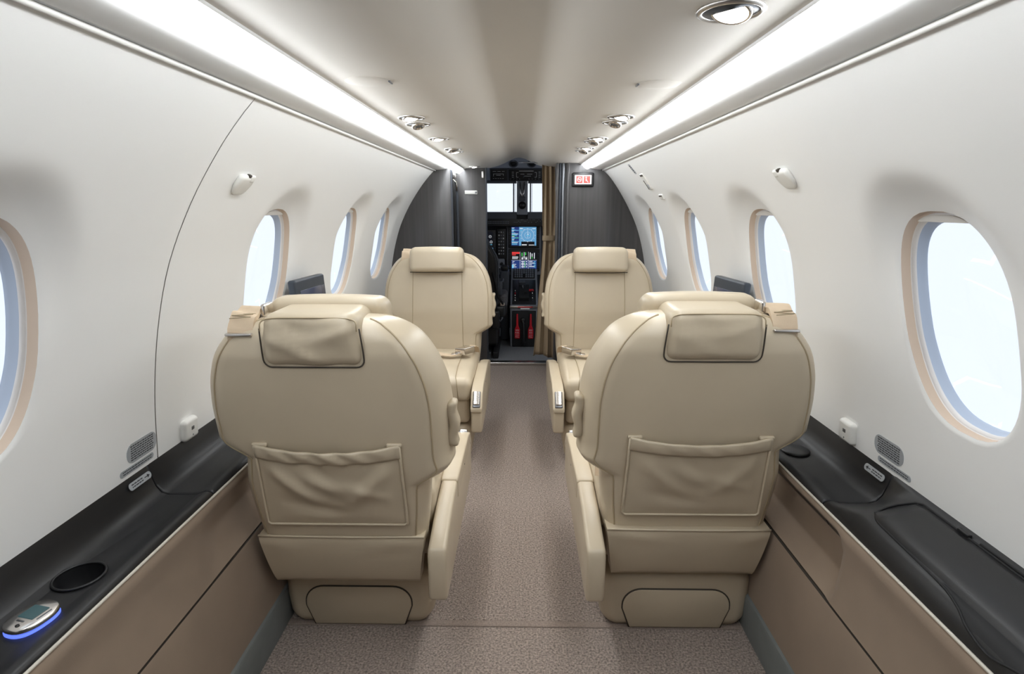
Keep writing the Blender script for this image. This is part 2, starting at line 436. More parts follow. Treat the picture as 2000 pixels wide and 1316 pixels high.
# cup holder: a real hole through the ledge with a cup below
def cut(o, g):
    me = bpy.data.meshes.new('cutter'); L = o.parent.location if o.parent else Vector()
    me.from_pydata([(a-L.x, b-L.y, c-L.z) for a, b, c in g.v], [], g.f)
    c = bpy.data.objects.new('cutter', me); COL.objects.link(c); c.location = o.parent.location if o.parent else (0, 0, 0)
    import bmesh
    bm = bmesh.new(); bm.from_mesh(me); bmesh.ops.recalc_face_normals(bm, faces=bm.faces); bm.to_mesh(me); bm.free()
    m = o.modifiers.new('b', 'BOOLEAN'); m.object = c; m.operation = 'DIFFERENCE'; m.solver = 'EXACT'
    bpy.context.view_layer.update()
    nm = bpy.data.meshes.new_from_object(o.evaluated_get(bpy.context.evaluated_depsgraph_get()))
    o.modifiers.clear(); old = o.data; o.data = nm; nm.name = old.name; bpy.data.objects.remove(c)
CUP = (-.7135, .817)
cut(lt, lathe([(.0365, .40), (.0365, .60)], 40, c=(CUP[0], CUP[1], 0)))
mesh('cup_well', lathe([(.0365, .484), (.0355, .474), (.034, .425), (.032, .4245), (.001, .424)], 40, c=(CUP[0], CUP[1], 0), cap=False), 'blackp', tl)
mesh('cup_rim', tube([(CUP[0]+.0368*math.cos(2*math.pi*k/48), CUP[1]+.0368*math.sin(2*math.pi*k/48), .4835) for k in range(48)], .0022, 8, closed=True), 'blackp', tl)
# cabin control unit: an oval silver bezel with a small screen, blue light below
CU = (-.704, .713)
c = thing('control_unit', (CU[0], CU[1], .484), 'oval silver control unit with small screen and blue glow on the left ledge', 'controller')
AN = math.radians(-12)
def orr(x, y, z): return (CU[0]+x*math.cos(AN)-y*math.sin(AN), CU[1]+x*math.sin(AN)+y*math.cos(AN), z)
def oval(hx, hy, z, n=48, e=2.4): return [orr(*sup(2*math.pi*k/n, hx, hy, e), z) for k in range(n)]
mesh('light_ring', loft([oval(.0272, .0337, .4808), oval(.0274, .0340, .4832), oval(.026, .0325, .4845)]), 'led', c)
mesh('bezel', loft([oval(.024, .0305, .484), oval(.027, .0335, .4875), oval(.0275, .034, .4915), oval(.0255, .032, .4945), oval(.012, .02, .495)]), 'chrome', c)
mesh('screen', rbox((0, .004, .4952), (.0135, .013, .001), .0008, 1).map(orr), 's_lcd', c)
mesh('button', lathe([(.0028, 0), (.0028, .0012), (.0001, .0015)], 14).off(.006, -.024, .495).map(orr), 'blackp', c)
mesh('legend', rbox((.0, -.015, .4952), (.0065, .0013, .0004), .0003, 1).map(orr), 'dmetal', c)
mesh('legend', rbox((.0195, .004, .4948), (.0012, .011, .0004), .0003, 1).map(orr), 'dmetal', c)
# stowage lid in the right ledge, with a finger scoop
def rz(x, y): 
    r = ledge_prof(1, y); xs = [p[0] for p in r[:14]]; return np.interp(x, xs, [p[2] for p in r[:14]])
SX = smooth_interp([-.6, .45, .56, .62, .66, .70, .735, .77, .82, .90, .945, .965, .978], [.664, .664, .660, .650, .645, .648, .657, .663, .666, .669, .671, .676, .686])
LY = [-.2, .1, .3, .4]+[.42+.558*k/60 for k in range(61)]
# padded lid: a long slab with a soft shoulder towards the aisle
rows = []
for y in LY:
    q = 1-sstep(.955, .978, y)*.75; x0 = .668+.010*sstep(.955, .978, y)
    sec = [(x0, -.004), (x0+.003, .0025), (.680, .0070*q), (.690, .0088*q), (.70, .0092*q), (.715, .0090*q), (.735, .0080*q), (.750, .0062*q), (.758, .0040*q), (.762, -.004)]
    rows.append([(x, y, float(rz(x, min(y, .98)))+d) for x, d in sec])
lid = mesh('stowage_lid', loft(rows), 'black', tr, sharp=70)
tag(lid, 'black padded lid with a finger scoop')
mesh('lid_gap', tube([(SX(y)-.001, y, float(rz(SX(y), min(y, .98)))+.0003) for y in LY]+[(x, .980+.010*math.sin((x-.686)*40), float(rz(x, .98))+.0006) for x in (.69, .71, .73, .75, .757)]+[(.763, y, float(rz(.763, .9))+.0008) for y in (.97, .95, .8, .5, .1, -.2)], .0020, 6), 'rubber', tr)
sy = [.56+.22*k/24 for k in range(25)]
mesh('finger_scoop', loft([[(SX(y)+(.669-SX(y))*u, y, float(rz(SX(y)+(.669-SX(y))*u, y))+.0012*math.sin(math.pi*min(1, u+.15))) for u in (0, .25, .5, .75, 1)] for y in sy], cap=False, closed=False), 'rubber', tr)
mesh('lid_hinge', tube([(.7665, y, .5428) for y in (.1, .3, .5, .7, .84)], .0022, 6), 'rubber', tr)
mesh('hinge_clip', rbox((.764, .872, .5435), (.004, .012, .0025), .001, 1), 'blackp', tr)
# dark round cap on the right ledge behind the seat
c = thing('ledge_cap', (.70, 1.33, .482), 'dark oval cap on the right ledge half hidden by the right seat back', 'cap')
mesh('cap_disc', lathe([(.034, 0), (.034, .006), (.031, .008), (.001, .008)], 30, c=(.70, 1.33, .482)), 'blackp', c)

# ------------------------------------------------------------------ fittings on the walls
def wall_frame(s, y, z):
    """origin and axes on the wall: along y, up the wall, inward"""
    h = .005; tx = s*(XW(z+h)-XW(z-h)) if ZB+h < z < ZT-h else 0
    upv = Vector((tx, 0, 2*h)).normalized(); a = Vector((0, 1, 0)); n = upv.cross(a)
    if n.x*s > 0: n = -n
    return Vector((s*XW(z), y, z)), a, upv, n
def on_wall(s, y, z):
    o_, a, u, n = wall_frame(s, y, z)
    return lambda p, q, r: tuple(o_+a*p+u*q+n*r)
def roundrect(hw, hh, r, n=6):
    r = min(r, hw, hh); P_ = []
    for cx, cy, a0 in ((hw-r, hh-r, 0), (-hw+r, hh-r, 90), (-hw+r, -hh+r, 180), (hw-r, -hh+r, 270)):
        for k in range(n+1):
            t = math.radians(a0+90*k/n); P_.append((cx+r*math.cos(t), cy+r*math.sin(t)))
    return P_
for s, y, z, side in ((-1, 1.295, 1.128, 'left'), (1, 1.303, 1.14, 'right')):
    fn = on_wall(s, y, z)
    t = thing('coat_hook', fn(0, 0, 0), 'white folding coat hook high on the %s wall' % side, 'hook', 'coat hooks')
    hook = rbox((0, 0, .007), (.034, .026, .010), .0095, 4, (3, 3, 1)).map(lambda a, b, c_: (a*(1.0 - .38*(abs(b)/.026)**2*(1 if b < 0 else .5)), b, c_*(.5+.5*sstep(-.026, .018, b))))
    mesh('hook_body', hook.map(lambda a, b, c_: fn(a, b, c_*.75)), 'plastic', t)
    mesh('hook_lip', rbox((.016, .019, .012), (.012, .009, .006), .0055, 3).map(lambda a, b, c_: fn(a, b, c_*.75)), 'plastic', t)
    mesh('hook_gap', rbox((.002, .0245, .008), (.006, .004, .004), .002, 2).map(lambda a, b, c_: fn(a, b, c_)), 'gap', t)
for s, y, z, side in ((-1, 1.250, .568, 'left'), (1, 1.237, .576, 'right')):
    fn = on_wall(s, y, z)
    t = thing('socket_plate', fn(0, 0, 0), 'white rounded socket plate just above the %s ledge' % side, 'socket', 'socket plates')
    mesh('plate', rbox((0, 0, .004), (.028, .026, .010), .0095, 4).map(lambda a, b, c_: fn(a, b, c_)), 'plastic', t)
    mesh('jack', rbox((0, .003, .0135), (.0055, .0045, .0015), .0012, 2).map(lambda a, b, c_: fn(a, b, c_)), 'dmetal', t)
    mesh('dot', lathe([(.0022, 0), (.0018, .001)], 10).map(lambda a, b, c_: fn(a+.0, b-.014, c_+.0135)), 'dmetal', t)
def lines(fn, x0, x1, z0, z1, n, m, parent, th, h=.0007, name='print', seedv=1):
    """rows of small illegible print, as dashes"""
    rnd = random.Random(seedv); g = G()
    for k in range(n):
        z = z1-(z1-z0)*(k+.5)/n; x = x0+rnd.random()*.002
        while x < x1-.002:
            l = .0025+rnd.random()*.006; e = min(x1, x+l)
            b = box(x, e, z-th, z+th, h, h+.0002); b.map(lambda a, b_, c_: fn(a, b_, c_)); g.add(b.v, b.f); x = e+.0014
    return mesh(name, g, m, parent, smooth=False)
for s, side in ((-1, 'left'), (1, 'right')):
    fn = on_wall(s, 1.088 if s < 0 else 1.098, .592)
    t = thing('placard', fn(0, 0, 0), 'large silver rounded instruction placard with small print on the %s wall' % side, 'placard', 'large wall placards')
    mesh('plate', prism(roundrect(.047, .021, .019), lambda u, v, q: fn(u, v, q), 0, .0008), 'placard', t, smooth=False)
    lines(fn, -.036, .036, -.017, .017, 7, 'ink', t, .0012, seedv=3)
    fn2 = on_wall(s, 1.070 if s < 0 else 1.078, .5605)
    t = thing('placard', fn2(0, 0, 0), 'narrow silver printed strip along the lower edge of the %s wall' % side, 'placard', 'narrow wall placards')
    mesh('plate', prism(roundrect(.052, .0065, .006), lambda u, v, q: fn2(u, v, q), 0, .0008), 'placard', t, smooth=False)
    lines(fn2, -.045, .045, -.005, .005, 2, 'ink', t, .0010, seedv=4)
    # arrow placard on the steep back of the ledge
    y = 1.062 if s < 0 else 1.125; A = Vector((s*.7685, y, .5285)); up = Vector((s*.006, 0, .020)).normalized(); nn = Vector((-s*up.z, 0, s*up.x*1.0))
    fa = lambda u, v, q, A=A, up=up, nn=nn: tuple(A+Vector((0, 1, 0))*u+up*v+nn*(q+.0015))
    t = thing('placard', fa(0, 0, 0), 'small silver arrow placard on the black ledge below the %s wall' % side, 'placard', 'arrow placards')
    mesh('plate', prism(roundrect(.034, .0075, .007), lambda u, v, q: fa(u, v, q), 0, .0008), 'placard', t, smooth=False)
    lines(fa, -.027, .008, -.005, .005, 2, 'ink', t, .0011, seedv=5)
    ar = [(.013, .0008), (.022, .0008), (.022, .004), (.029, 0), (.022, -.004), (.022, -.0008), (.013, -.0008)]
    mesh('arrow', prism(ar, lambda u, v, q: fa(u, v, q), .0008, .0012), 'ink', t, smooth=False)
# small fold-out monitors between the windows
for s, side, yy_ in ((-1, 'left', 1.875), (1, 'right', 1.845)):
    C0 = Vector((s*.694, yy_, .775)); 
    t = thing('monitor', tuple(C0), 'small dark fold-out monitor on the %s wall between two windows' % side, 'monitor', 'fold-out monitors')
    # screen faces inward, slightly aft
    ax = Vector((s*.10, -1, 0)).normalized(); nn = Vector((-s*1, -.10, .06)).normalized(); upv = nn.cross(ax); upv = upv if upv.z > 0 else -upv
    fm = lambda a, b, c_, C0=C0, ax=ax, nn=nn, upv=upv: tuple(C0+ax*a+upv*b+nn*c_)
    mesh('housing', rbox((0, 0, 0), (.105, .075, .014), .008, 3).map(fm), 'slate', t)
    mesh('screen', rbox((-.006, -.014, .0135), (.086, .053, .0015), .001, 1).map(fm), 'screenoff', t)
    mesh('bracket', rbox((0, -.05, -.03), (.03, .03, .028), .006, 2).map(fm), 'slate', t)
# emergency exit furniture on the forward right wall
fn = on_wall(1, 2.70, 1.243)
t = thing('exit_placard', fn(0, 0, 0), 'small grey printed placard high on the forward right wall', 'placard')
mesh('plate', prism(roundrect(.018, .028, .004), lambda u, v, q: fn(u, v, q), 0, .001), 'placard', t, smooth=False)
lines(fn, -.014, .014, -.022, .022, 5, 'ink', t, .002, .001, seedv=9)
fn = on_wall(1, 2.60, 1.185)
t = thing('exit_release', fn(0, 0, 0), 'white emergency exit handle recess on the forward right wall', 'handle')
mesh('cover', rbox((0, 0, .001), (.030, .042, .005), .004, 2).map(lambda a, b, c_: fn(a, b, c_)), 'plastic', t)
mesh('slot', rbox((0, .034, .006), (.026, .0045, .0012), .001, 1).map(lambda a, b, c_: fn(a, b, c_)), 'gap', t)
mesh('slot', rbox((.020, -.014, .006), (.004, .024, .0012), .001, 1).map(lambda a, b, c_: fn(a, b, c_)), 'gap', t)
mesh('pull', rbox((-.006, -.022, .0065), (.008, .010, .0015), .001, 1).map(lambda a, b, c_: fn(a, b, c_)), 'placard', t)
fn = on_wall(1, 2.50, 1.118)
t = thing('exit_latch', fn(0, 0, 0), 'small white slotted latch above the forward right window', 'latch')
mesh('cover', rbox((0, 0, .001), (.030, .012, .004), .003, 2).map(lambda a, b, c_: fn(a, b, c_)), 'plastic', t)
mesh('slot', rbox((0, .006, .005), (.024, .003, .001), .0008, 1).map(lambda a, b, c_: fn(a, b, c_)), 'gap', t)

# ------------------------------------------------------------------ ceiling lamps and vents
def ceil_z(x): return ZC(abs(x))
def downlight(x, y, r, label, kind, tilt=.25):
    x = .015+(x-.015)*.93; y *= .93; r *= .95
    z = ceil_z(x)
    cat = 'lamp' if kind == 'lamp' else 'air vent'
    t = thing('reading_lamp' if kind == 'lamp' else 'air_vent', (x, y, z), label, cat, 'ceiling reading lamps' if kind == 'lamp' else 'ceiling air vents')
    dn = (0, 0, -1); s = 1 if x > 0 else -1
    mesh('bezel', lathe([(r*1.06, -.002), (r*1.05, .0025), (r*.96, .0045), (r*.88, .0035), (r*.86, .0025), (r*.86, -.002)], 40, dn, (x, y, z)), 'metal', t)
    mesh('bowl', lathe([(r*.88, .0022), (r*.6, .0008), (r*.02, .0006)], 32, dn, (x, y, z)), 'dmetal', t)
    ax = Vector((-s*tilt, -.22*(1 if kind == 'lamp' else 1.2), -1)).normalized()
    if kind == 'lamp':
        mesh('eyeball', lathe([(r*.66, -.012), (r*.68, -.002), (r*.64, .0025), (r*.58, .004), (r*.55, .003)], 32, ax, (x, y, z-.001)), 'chrome', t)
        mesh('lens', lathe([(r*.565, .0015), (r*.56, .0030), (r*.3, .0036), (r*.01, .0038)], 32, ax, (x, y, z-.001)), 'lamp', t)
        ld = bpy.data.lights.new('lamp_beam', 'SPOT'); ld.energy = SPOT; ld.color = (1, .93, .84); ld.spot_size = math.radians(75); ld.spot_blend = .8; ld.shadow_soft_size = r*.5
        lo = bpy.data.objects.new('lamp_beam', ld); COL.objects.link(lo); lo.parent = t
        lo.location = ax*.016; lo.rotation_euler = Vector(ax).to_track_quat('-Z', 'Y').to_euler()
    else:
        mesh('nozzle', lathe([(r*.55, -.008), (r*.55, .006), (r*.48, .010), (r*.40, .010), (r*.38, .004), (r*.01, .004)], 28, ax, (x, y, z-.001)), 'chrome', t)
        mesh('nozzle_core', lathe([(r*.24, .002), (r*.22, .009), (r*.02, .0095)], 20, ax, (x, y, z-.001)), 'dmetal', t)
R_ = .0375
downlight(.296, .848, .042, 'large round reading lamp in the ceiling, nearest the viewer', 'lamp')
downlight(.307, 1.778, R_, 'reading lamp above the near right seat', 'lamp')
downlight(.309, 1.895, R_, 'swivel air vent behind the reading lamp above the near right seat', 'vent')
downlight(.311, 2.324, R_, 'reading lamp midway along the right of the ceiling', 'lamp')
downlight(.309, 2.432, R_, 'air vent midway along the right of the ceiling', 'vent')
downlight(.308, 2.704, R_, 'reading lamp above the far right seat', 'lamp')
downlight(.310, 2.826, R_, 'air vent above the far right seat', 'vent')
downlight(-.313, 1.788, R_, 'reading lamp above the near left seat', 'lamp')
downlight(-.317, 1.925, R_, 'swivel air vent behind the reading lamp above the near left seat', 'vent')
downlight(-.307, 2.331, R_, 'reading lamp midway along the left of the ceiling', 'lamp')
downlight(-.300, 2.742, R_, 'air vent above the far left seat', 'vent')
downlight(-.303, 2.869, R_, 'reading lamp above the far left seat', 'lamp')
downlight(-.297, 3.95, R_*.9, 'reading lamp over the entry vestibule by the dark wooden jamb', 'lamp')
for x, y, side in ((-.288, 1.20, 'left'), (.293, 1.235, 'right')):
    t = thing('ceiling_cover', (x, y, ceil_z(x)), 'flat round cover flush with the ceiling leather on the %s' % side, 'cover', 'round ceiling covers')
    mesh('disc', lathe([(.046, -.002), (.046, .0003), (.044, .0008), (.02, .0010), (.001, .0010)], 40, (0, 0, -1), (x, y, ceil_z(x))), 'ceil', t)
    sx = 1 if x < 0 else -1
    mesh('notch', rbox((x+sx*.0445, y, ceil_z(x)-.0015), (.0022, .012, .0015), .001, 1), 'dmetal', t)

# ------------------------------------------------------------------ club seats
def rrow(hw, y0, y1, z, r, n=6):
    """rounded rectangle row, rear (y0) to front (y1)"""
    cy = (y0+y1)/2; hh = (y1-y0)/2
    return [(x, cy+y, z) for x, y in roundrect(hw, hh, r, n)]
LEAN = .181
def yr(z): return -.098-LEAN*(z-.32)
HT = smooth_interp([.60, .64, .70, .755, .79, .815, .832, .844, .852, .857], [.272, .272, .266, .250, .231, .211, .191, .168, .136, .085])
HN = smooth_interp([.295, .40, .52], [.196, .208, .214])
def HW(z, aisle):
    a, b = (.462, .512) if aisle else (.532, .584)     # the aisle wing reaches further down
    n_ = HN(z); q = max(0, min(1, (z-a)/(b-a)))
    return HT(z) if z > .60 else n_+(.272-n_)*sstep(0, 1, q)**.7
TH = smooth_interp([.295, .45, .60, .75, .81, .835, .850, .857], [.10, .125, .14, .138, .132, .112, .075, .035])
ROWZ = [.295+.17*k/12 for k in range(12)]+[.465+.125*k/50 for k in range(50)]+[.59+.16*k/14 for k in range(14)]+[.75+.107*math.sin(math.pi/2*k/16) for k in range(17)]
def fold(u, v, a, b, w):
    """ridge along the segment a-b, width w"""
    dx, dy = b[0]-a[0], b[1]-a[1]; L2 = dx*dx+dy*dy
    t = max(0, min(1, ((u-a[0])*dx+(v-a[1])*dy)/L2)); d = math.hypot(u-a[0]-t*dx, v-a[1]-t*dy)
    return math.exp(-(d/w)**2)*math.sin(math.pi*min(1, max(0, .08+.84*t)))
def make_seat(loc, rz, m, dy, label, wrinkle=1, seedv=0):
    """m = local side of the aisle (+1 / -1); dy moves the back along its rail"""
    t = thing('cabin_seat', loc, label, 'seat', 'beige leather club seats', rz, world=False)
    # ---- back
    rows = []
    for z in ROWZ:
        T = TH(z); mid = yr(z)+.07 if z > .45 else yr(z)+TH(z)/2
        y0 = yr(z) if z < .78 else max(yr(z), yr(.78)+.068-T/2); y1 = y0+T
        ha, hb = HW(z, True), HW(z, False); row = []
        for x, y in roundrect((ha+hb)/2, T/2, min(.050, T*.46), 6):
            x += m*(ha-hb)/2; x *= 1-.075*sstep(.45, .55, z)*(1-sstep(-T/2, T/2, y))       # rear face a little narrower
            row.append((x, (y0+y1)/2+y+dy, z))
        rows.append(row)
    back = mesh('backrest', loft(rows), 'leather', t)
    n = 6
    def cidx(q, k): return q*(n+1)+k           # corner q: 0 = +x front, 1 = -x front, 2 = -x rear, 3 = +x rear
    for q, k in ((2, 4), (3, 2)):
        path = [Vector(r[cidx(q, k)]) for r in rows[:-3]]
        mesh('piping', tube(path, .0022, 6), 'stitch', back)
    for q, k in ((0, 4), (1, 2)):
        path = [Vector(r[cidx(q, k)]) for r in rows[:-3]]
        mesh('piping', tube(path, .0018, 6), 'stitch', back)
    for sx in (-1, 1):                          # two seams down the front of the back
        path = []
        for z, r in zip(ROWZ, rows):
            if z > .80: break
            path.append((sx*(.125-.012*(z-.3)), max(p[1] for p in r)+.0003, z))
        mesh('seam', tube(path, .0017, 6), 'stitch', back)
    # ---- headrest, wrapped over the top from rear cover to front pillow
    hr = rbox((0, 0, 0), (.099, .074, .056), .024, 5, (10, 6, 8))
    rnd = random.Random(seedv)
    ph = [rnd.uniform(0, 6) for _ in range(6)]
    def hmap(x, y, z):
        zz = .816+z; xx = x*(1+.03*(-z/.05))
        w_ = wrinkle*.0045*(fold(x/.1, z/.055, (-.9, .2), (.2, -.9), .16)+fold(x/.1, z/.055, (.95, .55), (.1, .0), .16)-fold(x/.1, z/.055, (-.6, .9), (-.1, .2), .2)+.6*math.sin(x*60+ph[0])*math.sin(z*40+ph[1])*.5) if y < 0 else 0
        return (xx, yr(zz)+.062+y*(1.0)+(.012 if z > 0 else 0)*(z/.056)-w_+dy, zz)
    h = mesh('headrest', hr.map(hmap), 'leather2', t)
    out = []
    for a, b in roundrect(.1, .0555, .016, 5):
        if b < .03: out.append((a*(1+.03*(-b/.05)), yr(.816+b)+dy-.0005, .816+b))
    out.sort(key=lambda p: 0)
    # dark gap line where the cover meets the back
    gl = [(-.1, .842), (-.1015, .82), (-.103, .79)]+[(-.087-.016*math.sin(math.pi/2*(1-k/5)), .775-.0165*math.sin(math.pi/2*k/5)) for k in range(6)]
    gl += [(0, .758)]+[(-a, b) for a, b in reversed(gl)]
    gl = [(a, yr(b)+dy-.001, b) for a, b in gl]
    mesh('gap', tube(gl, .0017, 6), 'gap', h)
    # rear edge seam over the top of the cover
    sm_ = []
    for k in range(21):
        a = math.pi*k/20; x = -.094*math.cos(a) if True else 0
        x = math.copysign(abs(math.cos(a))**.35, -math.cos(a))*.0965; z = .838+.026*math.sin(a)**.35
        sm_.append((x, yr(z)-.0075+.012*max(0, (z-.845)/.02)+dy, z))
    mesh('seam', tube(sm_, .0016, 6), 'stitch', h)
    pil = rbox((0, 0, 0), (.130, .038, .058), .026, 5, (8, 2, 4))
    mesh('head_pillow', pil.map(lambda x, y, z: (x, yr(.82+z)+.152+y+.006*math.cos(x*12)-.22*max(0, z)*.3+dy, .826+z+(.004*math.cos(x/.13*1.5)))), 'leather', h)
    mesh('pillow_shadow', tube([(-.128, yr(.768)+.168+dy, .7685), (-.06, yr(.768)+.174+dy, .7672), (.06, yr(.768)+.174+dy, .7672), (.128, yr(.768)+.168+dy, .7685)], .0018, 6), 'gap', h)  # dark line drawn in for the shadow under the pillow
    # ---- rear pocket
    pz0, pz1 = .362, .572
    def psag(u): return .015*(1-(2*u-1)**2)
    def pkt(u, v):
        hw = .158+.004*(1-v); x = (2*u-1)*hw; z = pz0+(pz1-psag(u)-pz0)*v
        edge = min(1, 9*min(u, 1-u), 9*v)
        bul = math.sin(math.pi*u)**.7*(.35+.65*v)*.013
        f = wrinkle*(.0075*fold(u, v, (.06, .80), (.42, .30), .06)+.0065*fold(u, v, (.94, .80), (.60, .28), .07)+.006*fold(u, v, (.30, .72), (.62, .42), .07)-.005*fold(u, v, (.15, .35), (.55, .18), .07)+.004*fold(u, v, (.55, .6), (.9, .35), .06)-.004*fold(u, v, (.35, .95), (.5, .6), .05))
        return (x, yr(z)-.005-edge*(bul+f)+dy, z)
    pk = mesh('rear_pocket', sheet(44, 30, pkt, (0, .006, 0)), 'leather2', t)
    def hem(u, v):
        x, y, z = pkt(u, .86+.155*v); return (x, y-.004-.0025*math.sin(math.pi*v)-wrinkle*.0016*math.sin(u*34+v*5)*math.sin(math.pi*u), z)
    mesh('hem', sheet(44, 6, hem, (0, .007, 0)), 'leather2', pk)
    bp = [pkt(0, v) for v in (1, .8, .6, .4, .2, .03)]+[pkt(u, 0) for u in (.02, .2, .4, .6, .8, .98)]+[pkt(1, v) for v in (.03, .2, .4, .6, .8, 1)]
    mesh('piping', tube([(x, y-.001, z) for x, y, z in bp], .0032, 6), 'leather', pk)
    for u0 in (0, 1):
        x, y, z = pkt(u0, 1); mesh('corner_tab', rbox((x*.93, y+.002, z+.0015), (.017, .004, .0045), .0035, 2), 'leather2', pk)
    # ---- skirt below the back
    def skirt(u, v):
        hw = .176+.020*v; x = (2*u-1)*hw; z = .186+.137*v
        f = .0035*fold(u, v, (.5+.47*m, .93), (.5+.15*m, .75), .09)+.003*fold(u, v, (.5-.47*m, .92), (.5-.3*m, .7), .07)
        return (x, -.068-.030*v-.008*math.sin(math.pi*v)**.5-f-.004*math.cos((u-.5)*3)+dy*.75, z-.004*(2*u-1)**2*(1-v))
    sk = mesh('skirt', sheet(24, 14, skirt, (0, .05, 0)), 'leather2', t, sharp=60)
    mesh('piping', tube([(x, y-.001, z) for x, y, z in [skirt(u/12, 1) for u in range(13)]], .0028, 6), 'leather', sk)
    # ---- base with D-shaped panel
    base = rbox((0, .235, .088), (.197, .235, .088), .055, 5, (4, 4, 2)).map(lambda x, y, z: (x*(1-.10*sstep(.10, 0, z)*(1 if abs(x) > .1 else 0)), y, z if z > .03 else z*(.9 if z > .0 else 1)))
    bs = mesh('base', rbox((0, .225, .080), (.198, .225, .088), .040, 5, (4, 4, 2)).map(lambda x, y, z: (x*(1-.07*sstep(.055, .0, z)), y, max(0, z))), 'leather2', t)
    dp = []
    for x, z in [(-.118, .004), (-.138, .06)]: dp.append((x, z))
    for k in range(9): a = math.pi-math.pi/2*k/8; dp.append((-.090+.048*math.cos(a), .070+.046*math.sin(a)))
    for k in range(9): a = math.pi/2-math.pi/2*k/8; dp.append((.090+.048*math.cos(a), .070+.046*math.sin(a)))
    dp += [(.138, .06), (.118, .004)]
    pn = mesh('base_panel', prism(dp, lambda u, v, q: (u, q, v), -.0045, .02), 'leather2', bs); bevel_mesh(pn, .003, 2)
    mesh('panel_gap', tube([(x, -.0008, z) for x, z in dp], .0026, 6), 'gap', bs)
    # ---- seat pan and cushion
    mesh('seat_pan', rbox((0, .245, .235), (.190, .20, .062), .022, 4, (2, 2, 1)), 'leather2', t)
    cu = rbox((0, .235, .335), (.205, .235, .058), .030, 5, (8, 8, 2))
    def cmap(x, y, z):
        if z > .36:
            z += .012*math.cos(x/.205*1.4)*math.cos((y-.235)/.235*1.3)-.018*sstep(.36, .47, y)
        return (x*(1-.02*sstep(.3, .47, y)), y, z)
    c_ = mesh('seat_cushion', cu.map(cmap), 'leather', t)
    for sx in (-1, 1):
        mesh('seam', tube([(sx*.135, .02+.43*k/10, .3975+.006*math.cos((.02+.43*k/10-.235)/.235*1.3)-.018*sstep(.36, .47, .02+.43*k/10)) for k in range(11)]+[(sx*.140, .4685, .372), (sx*.143, .4712, .34), (sx*.146, .470, .30)], .0017, 6), 'stitch', c_)
    # ---- aisle armrest (lowered), in an upper cap and a lower side
    ap = [(-.125, .17), (-.128, .285), (-.120, .305), (.02, .340), (.12, .352), (.44, .345), (.50, .330), (.545, .280), (.548, .175), (.5, .168), (-.10, .165)]
    X0, X1 = .206*m, .250*m
    def arm(poly, x0, x1, name, parent, mt='leather'):
        o = mesh(name, prism(poly, lambda u, v, q: (q, u, v), x0, x1), mt, parent, smooth=True); return bevel_mesh(o, .009, 4, 25)
    ar = thing_part = arm(ap, X0, X1, 'armrest', t)
    capp = [(.125, .30), (.125, .353), (.135, .3585), (.44, .3515), (.505, .337), (.553, .28), (.553, .262), (.50, .30)]
    arm(capp, X0-.002*m, X1+.002*m, 'armrest_cap', ar)
    # lever on the sloping front end
    d = Vector((0, .045, -.050)).normalized(); nrm = Vector((0, .050, .045)).normalized()
    o0 = Vector(((X0+X1)/2, .527, .312))
    fl_ = lambda a, b, c__: tuple(o0+Vector((1, 0, 0))*a+d*b+nrm*c__)
    mesh('lever_bezel', rbox((0, 0, -.002), (.0155, .036, .005), .004, 3).map(fl_), 'dmetal', ar)
    mesh('lever', rbox((0, -.003, .004), (.0125, .030, .007), .004, 3).map(fl_), 'chrome', ar)
    mesh('screw', lathe([(.003, -.001), (.003, .001), (.0005, .0012)], 12, (m, 0, 0), (X1+.0015*m, .30, .318)), 'gap', ar)
    # ---- wavy grip on the aisle edge of the back
    gp = rbox((0, 0, 0), (.012, .022, .058), .0115, 4, (1, 1, 10))
    mesh('side_grip', gp.map(lambda x, y, z: (m*(.268+x+.0035*math.cos(z*95)), yr(.60+z)+.075+y+dy, .60+z)), 'leather2', back)
    # ---- shoulder belt over the window side shoulder
    bx = -m*.150
    wb = []
    for k in range(13):
        a = math.pi*(.02+.96*k/12)
        wb.append((yr(.80)+.070-.060*math.cos(a)+dy, .800+.058*math.sin(a)**.8))
    def web(u, v):
        i = v*12; j = min(11, int(i)); f = i-j
        y = wb[j][0]*(1-f)+wb[j+1][0]*f; z = wb[j][1]*(1-f)+wb[j+1][1]*f
        return (bx+(u-.5)*.052, y, z+.004*math.sin(v*24+u*3)*math.sin(math.pi*v)-.016*(u-.5)*(-m)*-1*0)
    sb = mesh('shoulder_belt', sheet(6, 36, web, (0, .002, .012)), 'webbing', t, sharp=70)
    mesh('belt_stitching', tube([(bx+(-.02+.04*((k % 2))), yr(.83)+.022+.006*k+dy, .8575+.0075*min(1, k/3)-.0006*k) for k in range(8)], .0012, 5), 'stitch', sb)
    mesh('belt_guide', rbox((-m*.118, yr(.85)+.085+dy, .866), (.006, .020, .014), .005, 3), 'chrome', sb)
    mesh('belt_plate', rbox((bx, yr(.80)+.008+dy, .826), (.027, .006, .003), .0025, 2).map(lambda x, y, z: (x, y, z)), 'metal', sb)
    # ---- lap belt with buckle lying on the cushion
    bk = rbox((0, 0, 0), (.031, .035, .016), .004, 2)
    ca, sa = math.cos(math.radians(38*m)), math.sin(math.radians(38*m))
    place = lambda x, y, z: (m*.150+x*ca-y*sa, .19+x*sa+y*ca, .432+z+.12*(m*x))
    lb = mesh('buckle', bk.map(place), 'chrome', t)
    mesh('buckle_mouth', rbox((-m*.0285, 0, -.001), (.004, .030, .012), .001, 1).map(place), 'blackp', lb)
    strap = [(m*.196, .075, .395), (m*.192, .10, .428), (m*.183, .13, .440), (m*.165, .160, .432)]
